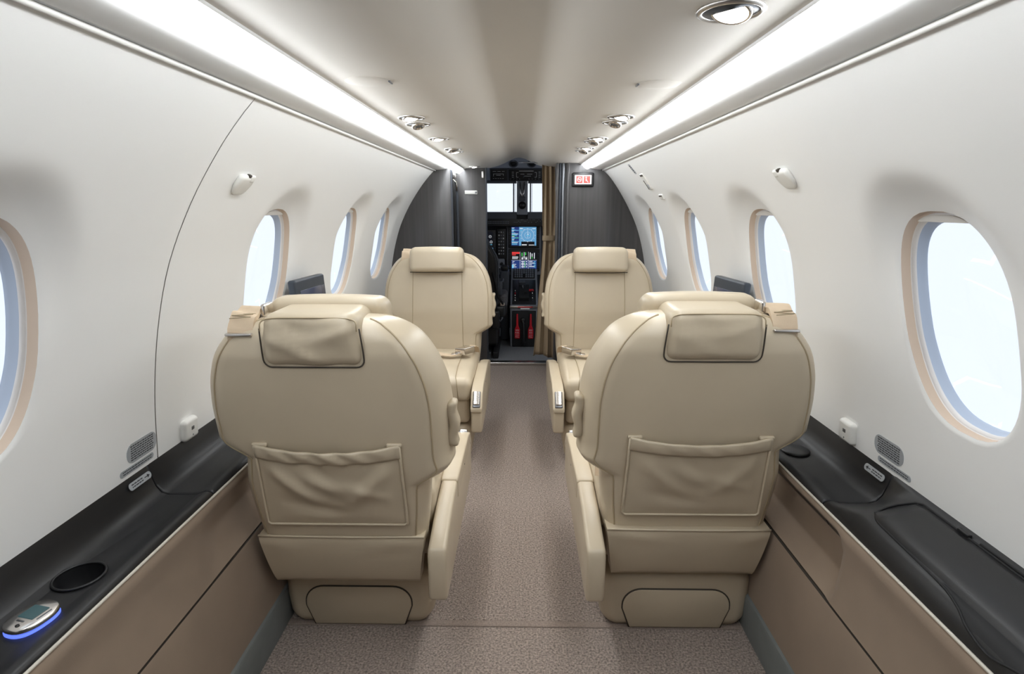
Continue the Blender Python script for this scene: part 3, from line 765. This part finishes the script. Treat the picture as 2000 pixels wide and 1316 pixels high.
    def ribbon(path, wdt, thick):
        P_ = [Vector(p) for p in path]; rows_ = []
        for i, p in enumerate(P_):
            a = P_[max(0, i-1)]; b = P_[min(len(P_)-1, i+1)]; tt = (b-a).normalized(); sd = tt.cross(Vector((0, 0, 1))).normalized(); nn = sd.cross(tt)
            rows_.append([p+sd*wdt+nn*thick, p-sd*wdt+nn*thick, p-sd*wdt-nn*thick, p+sd*wdt-nn*thick])
        return loft(rows_)
    mesh('lap_belt', ribbon(strap, .015, .0015), 'webbing', t, smooth=False)
    strap2 = [(m*.125, .20, .420), (m*.09, .225, .417), (m*.05, .215, .4185), (m*.0, .19, .4215), (-m*.06, .15, .4215), (-m*.12, .10, .415), (-m*.18, .06, .408)]
    l2 = mesh('lap_belt', ribbon(strap2, .020, .0015), 'webbing', t, smooth=False)
    mesh('belt_tongue', rbox((m*.105, .213, .4215), (.015, .012, .002), .0015, 1), 'chrome', l2)
    return t
S1 = make_seat((-.406, 1.2915, 0), 0, 1, 0, 'beige leather seat seen from behind on the left, creased rear pocket', 1.7, 3)
S2 = make_seat((.420, 1.2915, 0), 0, -1, .055, 'beige leather seat seen from behind on the right, smooth rear pocket', .8, 5)
S3 = make_seat((-.392, 2.725, 0), math.pi, -1, 0, 'beige leather seat facing the viewer on the left by the cockpit doorway', .4, 8)
S4 = make_seat((.398, 2.725, 0), math.pi, 1, 0, 'beige leather seat facing the viewer on the right beside the curtain', .4, 11)

# ------------------------------------------------------------------ front partitions
def arch_poly(s, x_in, ztop):
    """outline of a bulkhead panel that follows the cabin wall"""
    pts = [(s*(XW(z)+.004), z) for z in ZL]
    return [(s*x_in, 0), (s*.62, 0), (s*.66, .47)]+pts+[(s*.46, 1.312), (s*.43, ztop), (s*x_in, ztop)]
t = thing('partition', (-.55, 3.40, 0), 'tall dark grey wooden partition behind the far left seat', 'partition')
o = mesh('panel', prism(arch_poly(-1, .392, 1.325), lambda u, v, q: (u, q, v), 3.39, 3.415), 'wood', t); bevel_mesh(o, .002, 2)
mesh('edge_strip', rbox((-.388, 3.403, .66), (.005, .014, .65), .003, 2), 'dgrey', t)
t = thing('door_jamb_panel', (-.305, 3.84, 0), 'narrow dark grey wooden panel left of the cockpit doorway', 'partition')
o = mesh('panel', box(-.46, -.216, 3.82, 3.85, .01, 1.34), 'wood', t, smooth=False); bevel_mesh(o, .003, 2)
mesh('edge_strip', rbox((-.214, 3.836, .67), (.005, .017, .66), .003, 2), 'dgrey', t)
c = thing('door_handle_plate', (-.312, 3.815, 1.165), 'slim white oval plate on the narrow dark panel by the cockpit', 'plate')
mesh('plate', rbox((-.312, 3.816, 1.165), (.041, .004, .0125), .0038, 3), 'plastic', c)
mesh('slot', rbox((-.280, 3.812, 1.165), (.006, .001, .006), .0008, 1), 'dmetal', c)
c = thing('latch_plate', (-.234, 3.815, 1.277), 'tiny upright metal latch plate at the top of the narrow dark panel', 'plate')
mesh('plate', rbox((-.234, 3.816, 1.277), (.007, .004, .022), .0038, 3), 'metal', c)
# right partition: slightly curved panel plus folding-door stack
def yb(x): return 3.39+.05*sstep(.50, .66, x)-.012*sstep(.40, .50, x)
t = thing('partition', (.5, 3.40, 0), 'wide dark grey wooden partition behind the far right seat, gently curved', 'partition')
g = grid(36, 30, lambda u, v: (0, 0, 0)); vv = []
for j in range(31):
    z = 1.33*j/30
    xo = .70 if z < .545 else (XW(min(z, ZT))+.004 if z < ZT else .47)
    for i in range(37):
        x = .287+(xo-.287)*i/36; vv.append((x, yb(x), z))
g.v = vv
mesh('panel', G().add(g.v, g.f), 'wood', t)
mesh('edge_post', rbox((.283, 3.393, .665), (.009, .014, .665), .006, 3), 'wood', t)
mesh('side_panel', box(.236, .27, 3.42, 3.85, 0, 1.37), 'wood', t, smooth=False)
t = thing('folding_door', (.245, 3.40, 0), 'folded grey sliding door edge beside the cockpit curtain', 'door')
for k, (x, mm) in enumerate(((.222, 'wood'), (.239, 'dgrey'), (.256, 'dmetal'), (.270, 'wood'))):
    mesh('fold_leaf', rbox((x, 3.398+.006*(k % 2), .66), (.0075, .012, .66), .006, 3), mm, t)
# lit sign
c = thing('lit_sign', (.368, 3.385, 1.226), 'lit red and white warning sign in a black frame on the right partition', 'sign')
mesh('frame', rbox((.368, 3.384, 1.226), (.062, .010, .040), .009, 4), 'blackp', c)
o = mesh('lens', rbox((.368, 3.374, 1.226), (.048, .0022, .0255), .002, 2), 's_sign', c)
for sx in (-1, 1):
    cx = .368+sx*.0215
    mesh('symbol_field', rbox((cx, 3.3712, 1.226), (.0175, .0006, .019), .0005, 1), 's_signred', o)
g = G()
rg = tube([(.3465+.011*math.cos(2*math.pi*k/24), 3.3702, 1.226+.012*math.sin(2*math.pi*k/24)) for k in range(24)], .0014, 5, closed=True); g.add(rg.v, rg.f)
rg = tube([(.3395, 3.3702, 1.234), (.3535, 3.3702, 1.218)], .0014, 5); g.add(rg.v, rg.f)
rg = box(.338, .355, 3.3698, 3.3708, 1.2245, 1.2275); g.add(rg.v, rg.f)
mesh('no_smoking_symbol', g, 's_sign', o)
g = G()
rg = lathe([(.0042, 0), (.0042, .0008)], 16, (0, -1, 0), (.385, 3.3706, 1.238)); g.add(rg.v, rg.f)
for p in ([(.385, 3.3702, 1.233), (.383, 3.3702, 1.219), (.394, 3.3702, 1.217), (.396, 3.3702, 1.209)], [(.381, 3.3702, 1.226), (.391, 3.3702, 1.222)]):
    rg = tube(p, .0022, 5); g.add(rg.v, rg.f)
mesh('seat_belt_symbol', g, 's_sign', o)
# vestibule backing wall and hanging gear
o = mesh('wall_front', G().add(*[box(-.80, -.40, YC+.02, YC+.05, 0, 1.42)][0:1][0].__dict__.values()) if False else box(-.80, -.44, YC+.02, YC+.05, 0, 1.42), 'rubber', smooth=False); tag(o, kind='structure')
t = thing('hanging_strap', (-.40, 3.60, .7), 'black hanging strap and bracket in the gap beside the left partition', 'strap')
mesh('bracket', rbox((-.402, 3.62, 1.265), (.018, .02, .02), .005, 2), 'chrome', t)
mesh('hook_bar', tube([(-.420, 3.62, 1.25), (-.40, 3.62, 1.235), (-.385, 3.62, 1.22), (-.382, 3.62, 1.17)], .006, 8), 'chrome', t)
mesh('strap', rbox((-.405, 3.62, .80), (.013, .008, .43), .005, 2, (1, 1, 6)), 'blackp', t)
mesh('strap', rbox((-.382, 3.63, .80), (.008, .008, .40), .005, 2, (1, 1, 6)), 'dgrey', t)

# ------------------------------------------------------------------ cockpit shell
def st(name, g, m, **k): return tag(mesh(name, g, m, smooth=False, **k), kind='structure')
for sgn, side in ((-1, 'left'), (1, 'right')):
    xa, xb = sorted((sgn*.74, sgn*.76)); cw = struct('wall_cockpit_'+side, (sgn*.75, 4.5, 0))
    for y0, y1, z0, z1 in ((YC, 5.3, 0, .93), (YC, 5.3, 1.30, 1.47), (YC, 4.05, .93, 1.30), (4.60, 5.3, .93, 1.30)):
        mesh('lining', box(xa, xb, y0, y1, z0, z1), 'cwall', cw, smooth=False)
    mesh('side_pane', box(sgn*.75-.002, sgn*.75+.002, 4.05, 4.60, .93, 1.30), 'glass', cw, smooth=False)
st('wall_cockpit_front', box(-.76, .76, 5.0, 5.05, 0, 1.03), 'dgrey')
rf = loft([[(x, y, z-(.05*(abs(x)/.74)**2)) for x in [(-.74+1.48*k/16) for k in range(17)]] for y, z in ((YC+.03, 1.455), (4.15, 1.45), (4.36, 1.435), (4.43, 1.41), (4.475, 1.37), (4.50, 1.335), (4.62, 1.27))], cap=False, closed=False)
tag(mesh('ceiling_cockpit', rf, 'cwall'), kind='structure')
st('wall_header_left', prism([(-.80, 1.2), (-.80, 1.46), (.80, 1.46), (.80, 1.2), (.352, 1.313), (.30, 1.318), (.19, 1.323), (.14, 1.334), (.10, 1.349), (.065, 1.366), (.03, 1.3805), (0, 1.386), (-.03, 1.3805), (-.065, 1.366), (-.10, 1.349), (-.14, 1.334), (-.19, 1.323), (-.30, 1.318), (-.352, 1.313)], lambda u, v, q: (u, q, v), YC+.04, YC+.05), 'cwall')
# windscreens: two panes with posts
for k, (xa, xb) in enumerate(((-.66, -.022), (.068, .70))):
    o = struct('window_%d' % (wnum+1+k), ((xa+xb)/2, 4.62, 1.14))
    mesh('pane', box(xa, xb, 4.640, 4.646, 1.00, 1.29), 'glass', o, smooth=False)
    mesh('frame_top', box(xa, xb, 4.60, 4.66, 1.252, 1.30), 'dgrey', o, smooth=False)
    mesh('frame_bottom', box(xa, xb, 4.60, 4.66, .98, 1.03), 'dgrey', o, smooth=False)
    mesh('frame_side', box(xa-.02 if k == 0 else xb, xa if k == 0 else xb+.02, 4.60, 4.66, .98, 1.30), 'dgrey', o, smooth=False)
    xs = xb-.028 if k == 0 else xa+.014
    mesh('inner_bar', box(xs, xs+.010, 4.61, 4.64, 1.0, 1.27), 'dgrey', o, smooth=False)
    mesh('inner_bar', box(xs+.015, xs+.018, 4.61, 4.64, 1.0, 1.27), 'dgrey', o, smooth=False)
t = thing('windscreen_post', (.023, 4.60, 1.03), 'grey centre post between the two cockpit windscreens', 'post')
mesh('post', rbox((.023, 4.615, 1.15), (.043, .03, .14), .008, 3), 'greyplast', t)
mesh('strut', tube([(.005, 4.58, 1.26), (.012, 4.575, 1.18), (.020, 4.57, 1.15)], .006, 8), 'metal', t)
mesh('strut', tube([(.041, 4.58, 1.26), (.034, 4.575, 1.18), (.026, 4.57, 1.15)], .006, 8), 'metal', t)
mesh('block', rbox((.023, 4.575, 1.135), (.024, .014, .016), .004, 2), 'dgrey', t)
c = thing('compass', (.023, 4.545, 1.085), 'round black compass on the centre windscreen post', 'compass')
mesh('case', lathe([(.020, -.02), (.029, -.01), (.030, .012), (.025, .016), (.0245, .012), (.001, .011)], 28, (0, -1, 0), (.023, 4.564, 1.085)), 'rubber', c)
mesh('card', lathe([(.022, .0), (.022, .002)], 24, (0, -1, 0), (.023, 4.551, 1.085)), 'blackp', c)
# overhead panel and roof vents
t = thing('overhead_panel', (-.02, 4.50, 1.30), 'dark overhead switch panel above the cockpit windscreens', 'panel')
OH = lambda a, b, c_: (-.012+a, 4.50-.45*(b)*1.0-c_*.9, 1.312+b-c_*.42)
mesh('panel', rbox((0, 0, -.01), (.215, .046, .014), .006, 2).map(OH), 'dgrey', t)
mesh('module', rbox((-.145, -.002, .004), (.065, .040, .003), .002, 1).map(OH), 'blackp', t)
mesh('module', rbox((.065, -.002, .004), (.135, .040, .003), .002, 1).map(OH), 'blackp', t)
g = G()
def ln(x0, z0, x1, z1, w_=.0009, fn=OH, c0=.0072):
    if abs(x1-x0) >= abs(z1-z0): b = box(x0, x1, min(z0, z1)-w_, max(z0, z1)+w_, c0, c0+.0004)
    else: b = box(min(x0, x1)-w_, max(x0, x1)+w_, z0, z1, c0, c0+.0004)
    b.map(fn); g.add(b.v, b.f)
for x0, x1 in ((-.19, -.165), (-.155, -.13), (-.12, -.10)): ln(x0, .026, x1, .026)
ln(-.185, .008, -.11, .008); ln(-.185, .008, -.185, -.01); ln(-.11, -.006, -.11, .008); ln(-.165, -.002, -.13, -.002)
for k in range(5): ln(-.19+.018*k, -.025, -.18+.018*k, -.025)
ln(.01, .028, .12, .028, .0014); ln(-.01, .018, -.01, -.016); ln(-.01, .018, .005, .018); ln(-.01, -.016, .005, -.016); ln(.142, -.016, .142, .018); ln(.128, .018, .142, .018); ln(.128, -.016, .142, -.016); ln(.02, .006, .05, .006); ln(.07, .006, .11, .006); ln(.04, -.008, .10, -.008)
for k in range(4): ln(.158, .02-.012*k, .172, .02-.012*k); ln(-.045, .02-.012*k, -.03, .02-.012*k)
mesh('markings', g, 'wink', t, smooth=False)
for k, x in enumerate((-.055, -.03, -.008, .014, .085, .11, .135, .16)):
    mesh('toggle', tube([OH(x, -.030, .006), OH(x, -.024, .020)], .0024, 6), 'chrome', t)
mesh('knob', lathe([(.006, 0), (.005, .01), (.001, .011)], 14).map(lambda a, b, c_: OH(a+.045, b-.012, c_+.006)), 'dgrey', t)
for x, lb in ((-.045, 'left'), (.092, 'right')):
    c = thing('cockpit_vent', (x, 4.455, 1.385), 'small round black vent in the cockpit roof, %s of two' % lb, 'vent', 'round cockpit roof vents')
    ax = Vector((0, -.8, -.7)).normalized()
    mesh('ring', lathe([(.034, -.01), (.034, .004), (.028, .008), (.024, .004), (.024, .0)], 26, ax, (x, 4.452, 1.390)), 'dgrey', c)
    mesh('grille', lathe([(.025, .001), (.012, .004), (.001, .004)], 22, ax, (x, 4.452, 1.390)), 'rubber', c)

# instrument panel, glareshield
t = thing('instrument_panel', (0, 4.78, .5), 'black cockpit instrument panel under the glareshield', 'panel')
mesh('panel', rbox((0, 4.80, .77), (.70, .02, .255), .008, 2), 'dgrey', t)
gs = rbox((0, 4.72, .985), (.70, .10, .045), .030, 4, (12, 2, 1)).map(lambda x, y, z: (x, y, z-.05*(abs(x-.02)/.70)**1.6*1.6))
mesh('glareshield', gs, 'rubber', t)
IP = lambda a, b, c_: (a, 4.78-c_, b)
mesh('control_strip', rbox((.03, .952, .16), (.30, .030, .012), .004, 2).map(IP), 'blackp', t)
g = G()
rnd = random.Random(2)
for k in range(14):
    for r in range(2):
        b = rbox((-.255+.013*k, .945+.013*r, .1735), (.0035, .0028, .0015), .001, 1).map(IP); g.add(b.v, b.f)
for k in range(22):
    b = rbox((-.04+.0115*k, .952+.010*rnd.choice((0, 1, 2)), .1735), (.0030, .0018, .0012), .0008, 1).map(IP); g.add(b.v, b.f)
tag(mesh('small_buttons', g, 'greyplast', t, smooth=False), kind='stuff')
mesh('centre_stack', rbox((.037, .735, .02), (.142, .215, .03), .010, 2).map(IP), 'greyplast', t)
mesh('radio_stack', rbox((-.148, .775, .03), (.040, .125, .025), .004, 2).map(IP), 'blackp', t)
for k in range(8):
    for q in (-1, 0, 1):
        mesh('button', rbox((-.148+.018*q, .87-.025*k, .056), (.0055 if q else .004, .0065, .003), .002, 1).map(IP), 'greyplast' if (k+q) % 3 else 'wink', t)
mesh('side_console', rbox((-.165, .59, .03), (.045, .065, .05), .01, 2).map(IP), 'greyplast', t)
mesh('knob', lathe([(.014, 0), (.012, .02), (.001, .022)], 16, (0, -1, 0), (-.145, 4.71, .615)), 'rubber', t)
mesh('knob', lathe([(.010, 0), (.009, .016), (.001, .018)], 16, (0, -1, 0), (-.165, 4.71, .58)), 'chrome', t)
def display(name, cx, cz, hw, hh, label, draw):
    c = thing(name, (cx, 4.74, cz), label, 'display', 'cockpit displays')
    mesh('bezel', rbox((cx, cz, .0635), (hw+.024, hh+.020, .012), .005, 2).map(IP), 'blackp', c)
    s_ = mesh('screen', box(cx-hw, cx+hw, cz-hh, cz+hh, .0757, .0761).map(IP), 's_black', c, smooth=False)
    bt = G()
    for k in range(9):
        for sx in (-1, 1):
            b = rbox((cx+sx*(hw+.013), cz-hh+.015+k*(2*hh-.03)/8, .0765), (.005, .004, .0015), .001, 1).map(IP); bt.add(b.v, b.f)
    tag(mesh('keys', bt, 'dgrey', c, smooth=False), kind='stuff')
    lay = {}
    def R2(m, x0, x1, z0, z1, lv=1):     # fractions of the screen
        b = box(cx-hw+2*hw*x0, cx-hw+2*hw*x1, cz-hh+2*hh*z0, cz-hh+2*hh*z1, .0761+.0002*lv, .0762+.0002*lv).map(IP)
        lay.setdefault((m, lv), G()).add(b.v, b.f)
    def ring(m, x, z, r, lv=3, w_=.0008, a0=0, a1=360):
        n_ = 40; p = [(cx-hw+2*hw*x+r*math.cos(math.radians(a0+(a1-a0)*k/n_)), cz-hh+2*hh*z+r*math.sin(math.radians(a0+(a1-a0)*k/n_)), .0763+.0002*lv) for k in range(n_+1)]
        tb = tube(p, w_, 4).map(IP); lay.setdefault((m, lv), G()).add(tb.v, tb.f)
    draw(R2, ring)
    for (m, lv), gg in lay.items(): tag(mesh('graphics', gg, m, s_, smooth=False), kind='stuff')
    return c
def nav(R2, ring):
    r = random.Random(4)
    R2('s_navy', 0, .31, 0, 1); R2('s_blue', .31, 1, 0, 1); R2('s_black', .40, .93, .0, .22, 2); R2('s_white', .42, .62, .02, .07, 3); R2('s_white', .70, .92, .02, .05, 3)
    for k in range(18):
        z = .95-.052*k; R2('s_cyan' if k % 3 else 's_white', .02, .08+.2*r.random(), z-.014, z+.012, 2)
    for k in range(4): R2('s_blue', .01, .30, .80-.2*k, .84-.2*k, 1.5)
    R2('s_green', .03, .14, .52, .55, 3); R2('s_green', .18, .28, .40, .43, 3)
    ring('s_white', .655, .56, .050, w_=.0008); ring('s_white', .655, .56, .025, w_=.0006)
    for k in range(12):
        a = 2*math.pi*k/12; x, z = .655+.30*math.cos(a), .56+.36*math.sin(a); R2('s_white', x-.012, x+.012, z-.012, z+.012, 3)
    R2('s_white', .652, .660, .42, .86, 3); R2('s_cyan', .60, .74, .53, .56, 4); R2('s_white', .63, .70, .60, .63, 4)
    R2('s_white', .34, .46, .90, .94, 3); R2('s_white', .84, .97, .90, .93, 3); R2('s_cyan', .36, .44, .80, .83, 3)
def eng(R2, ring):
    r = random.Random(6)
    R2('s_navy', 0, 1, 0, 1, .5)
    R2('s_black', 0, 1, .52, 1, 1); R2('s_red', .02, .32, .88, .99, 2); R2('s_red', .02, .18, .80, .85, 2)
    for k in range(3): R2('s_white', .03, .22+.06*r.random(), .70-.055*k, .725-.055*k, 2)
    R2('s_white', .335, .345, 0, 1, 2); R2('s_white', .665, .675, 0, 1, 2); R2('s_white', 0, 1, .505, .515, 2)
    R2('s_green', .40, .44, .75, .95, 2); R2('s_green', .54, .58, .80, .97, 2); R2('s_white', .40, .62, .69, .71, 2); R2('s_white', .49, .51, .58, .98, 2); R2('s_white', .40, .46, .56, .66, 2); R2('s_white', .55, .62, .56, .66, 2)
    R2('s_white', .73, .76, .58, .96, 2); R2('s_white', .80, .83, .62, .90, 2); R2('s_white', .89, .92, .60, .94, 2); R2('s_green', .80, .83, .60, .72, 3)
    for k in range(5): R2('s_white', .04, .08+.16*r.random(), .42-.08*k, .45-.08*k, 2)
    R2('s_cyan', .02, .09, .05, .25, 2)
    for x in (.39, .47, .57):
        for z in (.10, .28, .40): R2('s_white', x, x+.05, z, z+.05, 2); 
    R2('s_white', .38, .64, .22, .24, 2); R2('s_white', .44, .46, .06, .46, 2); R2('s_green', .52, .54, .08, .44, 2)
    for k in range(4): R2('s_white', .70, .76+.2*r.random(), .42-.10*k, .46-.10*k, 2); R2('s_cyan', .88, .96, .40-.10*k, .44-.10*k, 2)
def side(R2, ring):
    R2('s_blue', 0, 1, .0, .12); R2('s_white', .3, .9, .14, .2, 2)
    for x, z in ((.55, .75), (.85, .75), (.6, .45), (.9, .45)): ring('s_white', x, z, .010, w_=.0009); R2('s_white', x-.02, x+.02, z-.01, z+.01, 3)
    R2('s_cyan', .4, .95, .28, .31, 2); R2('s_white', .3, .34, .35, .9, 2)
display('cockpit_display', .037, .838, .102, .075, 'upper centre cockpit screen with blue map and compass circle', nav)
display('cockpit_display', .040, .643, .104, .070, 'lower centre cockpit screen with red block and white engine gauges', eng)
display('cockpit_display', -.292, .800, .078, .072, 'cockpit screen partly hidden behind the left door jamb', side)

# centre pedestal
t = thing('centre_pedestal', (.04, 4.3, 0), 'grey cockpit centre pedestal with throttle levers and switch rows', 'pedestal')
ps = [(4.30, .012), (4.30, .318), (4.33, .335), (4.62, .50), (4.70, .573), (4.722, .573), (4.722, .012)]
o = mesh('body', prism(ps, lambda u, v, q: (q, u, v), -.068, .148), 'greyplast', t); bevel_mesh(o, .006, 2, 20)
sl = Vector((0, .29, .165)).normalized(); sn = Vector((0, -.165, .29)).normalized()
PD = lambda a, b, c_: tuple(Vector((.04+a, 4.33, .335))+sl*b+sn*c_)
mesh('switch_plate', rbox((0, .16, .002), (.092, .155, .006), .003, 1).map(PD), 'blackp', t)
SL2 = Vector((0, .12, .11)).normalized(); SN2 = Vector((0, -.11, .12)).normalized()
PE = lambda a, b, c_: tuple(Vector((.04+a, 4.62, .50))+SL2*b+SN2*c_)
mesh('keypad_plate', rbox((0, .056, .002), (.088, .052, .006), .003, 1).map(PE), 'blackp', t)
kg = G()
for i in range(9):
    for j in range(5):
        if 3 < i < 5 and j < 2: continue
        b = rbox((-.072+.018*i, .018+.020*j, .009), (.006, .006, .003), .002, 1).map(PE); kg.add(b.v, b.f)
tag(mesh('keypad', kg, 'greyplast', t, smooth=False), kind='stuff')
mesh('throttle_quadrant', rbox((-.002, .125, .02), (.040, .085, .022), .006, 2).map(PD), 'rubber', t)
lv = mesh('throttle_lever', tube([PD(-.01, .15, .02), PD(-.012, .17, .075)], .007, 8), 'dmetal', t)
mesh('lever_grip', rbox((-.015, .172, .085), (.028, .016, .018), .008, 3).map(PD), 'dgrey', lv)
lv = mesh('condition_lever', tube([PD(.012, .10, .02), PD(.012, .09, .055)], .006, 8), 'dmetal', t)
mesh('lever_grip', rbox((.012, .088, .062), (.013, .013, .012), .006, 3).map(PD), 'rubber', lv)
for k in range(5):
    mesh('switch', tube([PD(-.070, .03+.03*k, .006), PD(-.070, .036+.03*k, .024)], .004, 6), 'red' if k == 3 else 'chrome', t)
    mesh('switch', tube([PD(.065, .03+.03*k, .006), PD(.065, .036+.03*k, .024)], .004, 6), 'chrome' if k % 2 else 'dgrey', t)
mesh('guard', rbox((.055, .17, .012), (.020, .010, .006), .003, 1).map(PD), 'redpl', t)
mesh('top_edge', rbox((.04, 4.295, .327), (.112, .012, .010), .005, 2), 'metal', t)
mesh('warning_strip', box(-.01, .105, 4.2815, 4.284, .324, .332), 'redpl', t, smooth=False)
mesh('chevron', rbox((.047, 4.288, .314), (.035, .006, .006), .003, 2), 'wink', t)
mesh('recess', rbox((.04, 4.297, .155), (.092, .006, .142), .006, 2), 'rubber', t)
def pull(x, top, word, label):
    c = thing('emergency_handle', (x, 4.286, .10), label, 'handle', 'red emergency pull handles')
    hp = [(-.006, .275), (.006, .275), (.0085, .185), (.0205, .150), (.0205, .088), (.016, .082), (-.016, .082), (-.0205, .088), (-.0205, .150), (-.0085, .185)]
    o = mesh('lever', prism([(a, b) for a, b in hp], lambda u, v, q: (x+u, q, v), 4.274, 4.286), 'red', c); bevel_mesh(o, .002, 2)
    f = lambda a, b, c_: (x+a, 4.2735-c_, b)
    text_mesh('lettering', word, .0145, 'wink', c, lambda a, b, q: f(a, b+.128, q))
    text_mesh('lettering', 'PULL', .0125, 'wink', c, lambda a, b, q: f(a, b+.096, q))
    lines(f, -.014, .014, .140, .156, 2, 'wink', c, .0012, .0, seedv=12)
    lines(f, -.014, .014, .106, .116, 1, 'wink', c, .0012, .0, seedv=13)
pull(-.012, .27, 'FUEL', 'red FUEL pull handle on the cockpit pedestal')
pull(.091, .27, 'ACS', 'red ACS pull handle on the cockpit pedestal')
c = thing('crank_handle', (.036, 4.285, .06), 'black crank handle between the two red pull handles', 'handle')
mesh('arm', tube([(.030, 4.272, .235), (.034, 4.268, .20), (.036, 4.266, .10), (.037, 4.268, .045)], .011, 10), 'blackp', c)
mesh('knob', lathe([(.012, 0), (.019, .006), (.019, .018), (.012, .024), (.001, .025)], 20, (0, -1, 0), (.030, 4.285, .228)), 'blackp', c)
mesh('pivot', lathe([(.020, 0), (.020, .010), (.008, .014), (.001, .014)], 20, (0, -1, 0), (.037, 4.285, .045)), 'blackp', c)
mesh('pivot_bolt', rbox((.037, 4.262, .05), (.004, .002, .006), .001, 1), 'chrome', c)

# pilot seat
t = thing('pilot_seat', (-.31, 4.15, .012), 'black pilot seat half hidden behind the left door jamb', 'seat')
rows = []
for k in range(15):
    z = .36+.49*k/14; hw = .155+.02*math.sin(math.pi*k/14)-.055*sstep(.70, .85, z); y0 = 4.06-.06*(z-.36)
    rows.append(rrow(hw, y0, y0+.10*(1 if k < 13 else .7), z, .035))
mesh('backrest', loft([[(x-.318, y, z) for x, y, z in r] for r in rows]), 'blackp', t)
mesh('back_edge', tube([(-.318+.155+.018*math.sin(math.pi*k/14)-.055*sstep(.70, .85, .36+.49*k/14), 4.05-.06*(.49*k/14), .36+.49*k/14) for k in range(14)], .006, 8), 'dgrey', t)
mesh('seat_cushion', rbox((-.29, 4.27, .33), (.20, .20, .05), .03, 4), 'blackp', t)
mesh('fleece_cover', rbox((-.150, 4.24, .40), (.065, .13, .055), .03, 4), 'fleece', t)
mesh('armrest', rbox((-.135, 4.20, .52), (.024, .10, .028), .012, 3), 'blackp', t)
mesh('armrest_bracket', rbox((-.140, 4.09, .50), (.020, .02, .05), .006, 2), 'dgrey', t)
mesh('frame', rbox((-.29, 4.20, .18), (.14, .15, .10), .02, 3), 'blackp', t)
mesh('rail', rbox((-.165, 4.20, .035), (.02, .26, .024), .006, 2), 'rubber', t)
mesh('rail', rbox((-.40, 4.20, .035), (.02, .26, .024), .006, 2), 'rubber', t)
mesh('harness_strap', tube([(-.185, 4.03, .62), (-.165, 4.02, .55), (-.150, 4.02, .45), (-.120, 4.06, .40), (-.105, 4.10, .36)], .009, 6), 'rubber', t)
mesh('harness_buckle', rbox((-.120, 4.08, .385), (.018, .012, .012), .004, 2), 'chrome', t)
mesh('lever', tube([(-.17, 4.03, .30), (-.13, 4.01, .27), (-.115, 4.01, .30)], .007, 8), 'dgrey', t)
mesh('side_pad', rbox((-.17, 4.06, .28), (.035, .06, .07), .02, 3), 'blackp', t)
t = thing('side_box', (-.10, 4.5, .012), 'dark boxy console beside the pilot seat and pedestal', 'console')
mesh('box', rbox((-.115, 4.585, .30), (.035, .10, .28), .012, 2), 'dgrey', t)
mesh('pad', rbox((-.115, 4.55, .60), (.030, .06, .02), .012, 2), 'blackp', t)

# curtain, tied back at the right of the doorway
t = thing('curtain', (.19, 3.72, .08), 'tan curtain gathered with a tie band at the right of the cockpit doorway', 'curtain')
def cx0(z): return float(np.interp(z, [.08, .25, .45, .70, .87, 1.0, 1.34], [.098, .112, .125, .146, .156, .150, .147]))
def cx1(z): return float(np.interp(z, [.08, .45, .87, 1.0, 1.34], [.246, .240, .234, .236, .226]))
NF = 2.6
def cur(u, v):
    z = .085+1.255*v; a, b = cx0(z), cx1(z)
    pinch = 1-.55*math.exp(-((z-.875)/.06)**2)
    amp = .014*pinch; ph = 2*math.pi*NF*u+.6*math.sin(z*3)
    return (a+(b-a)*(u+.025*math.sin(2*ph)), 3.735+amp*math.sin(ph)+.006*math.sin(ph*.5+z*4), z+.014*(1-v)**6*math.sin(u*5))
mesh('cloth', sheet(110, 40, cur, (0, .0025, 0)), 'curtain', t)
tb = [(x, y, z) for x, y, z in [(.152+.088*(.5-.5*math.cos(2*math.pi*k/40)), 3.738-.026*math.sin(2*math.pi*k/40)*(1 if k <= 40 else 1), .878) for k in range(40)]]
band = loft([[(x, y, z-.016) for x, y, z in tb], [(x, y, z+.016) for x, y, z in tb]], cap=False)
mesh('tie_band', band, 'curtain', t)
mesh('rail', tube([(.0, 3.73, 1.345), (.13, 3.73, 1.345), (.235, 3.73, 1.342)], .005, 8), 'dmetal', t)

for o in bpy.data.objects:
    if '_world' in o: del o['_world']
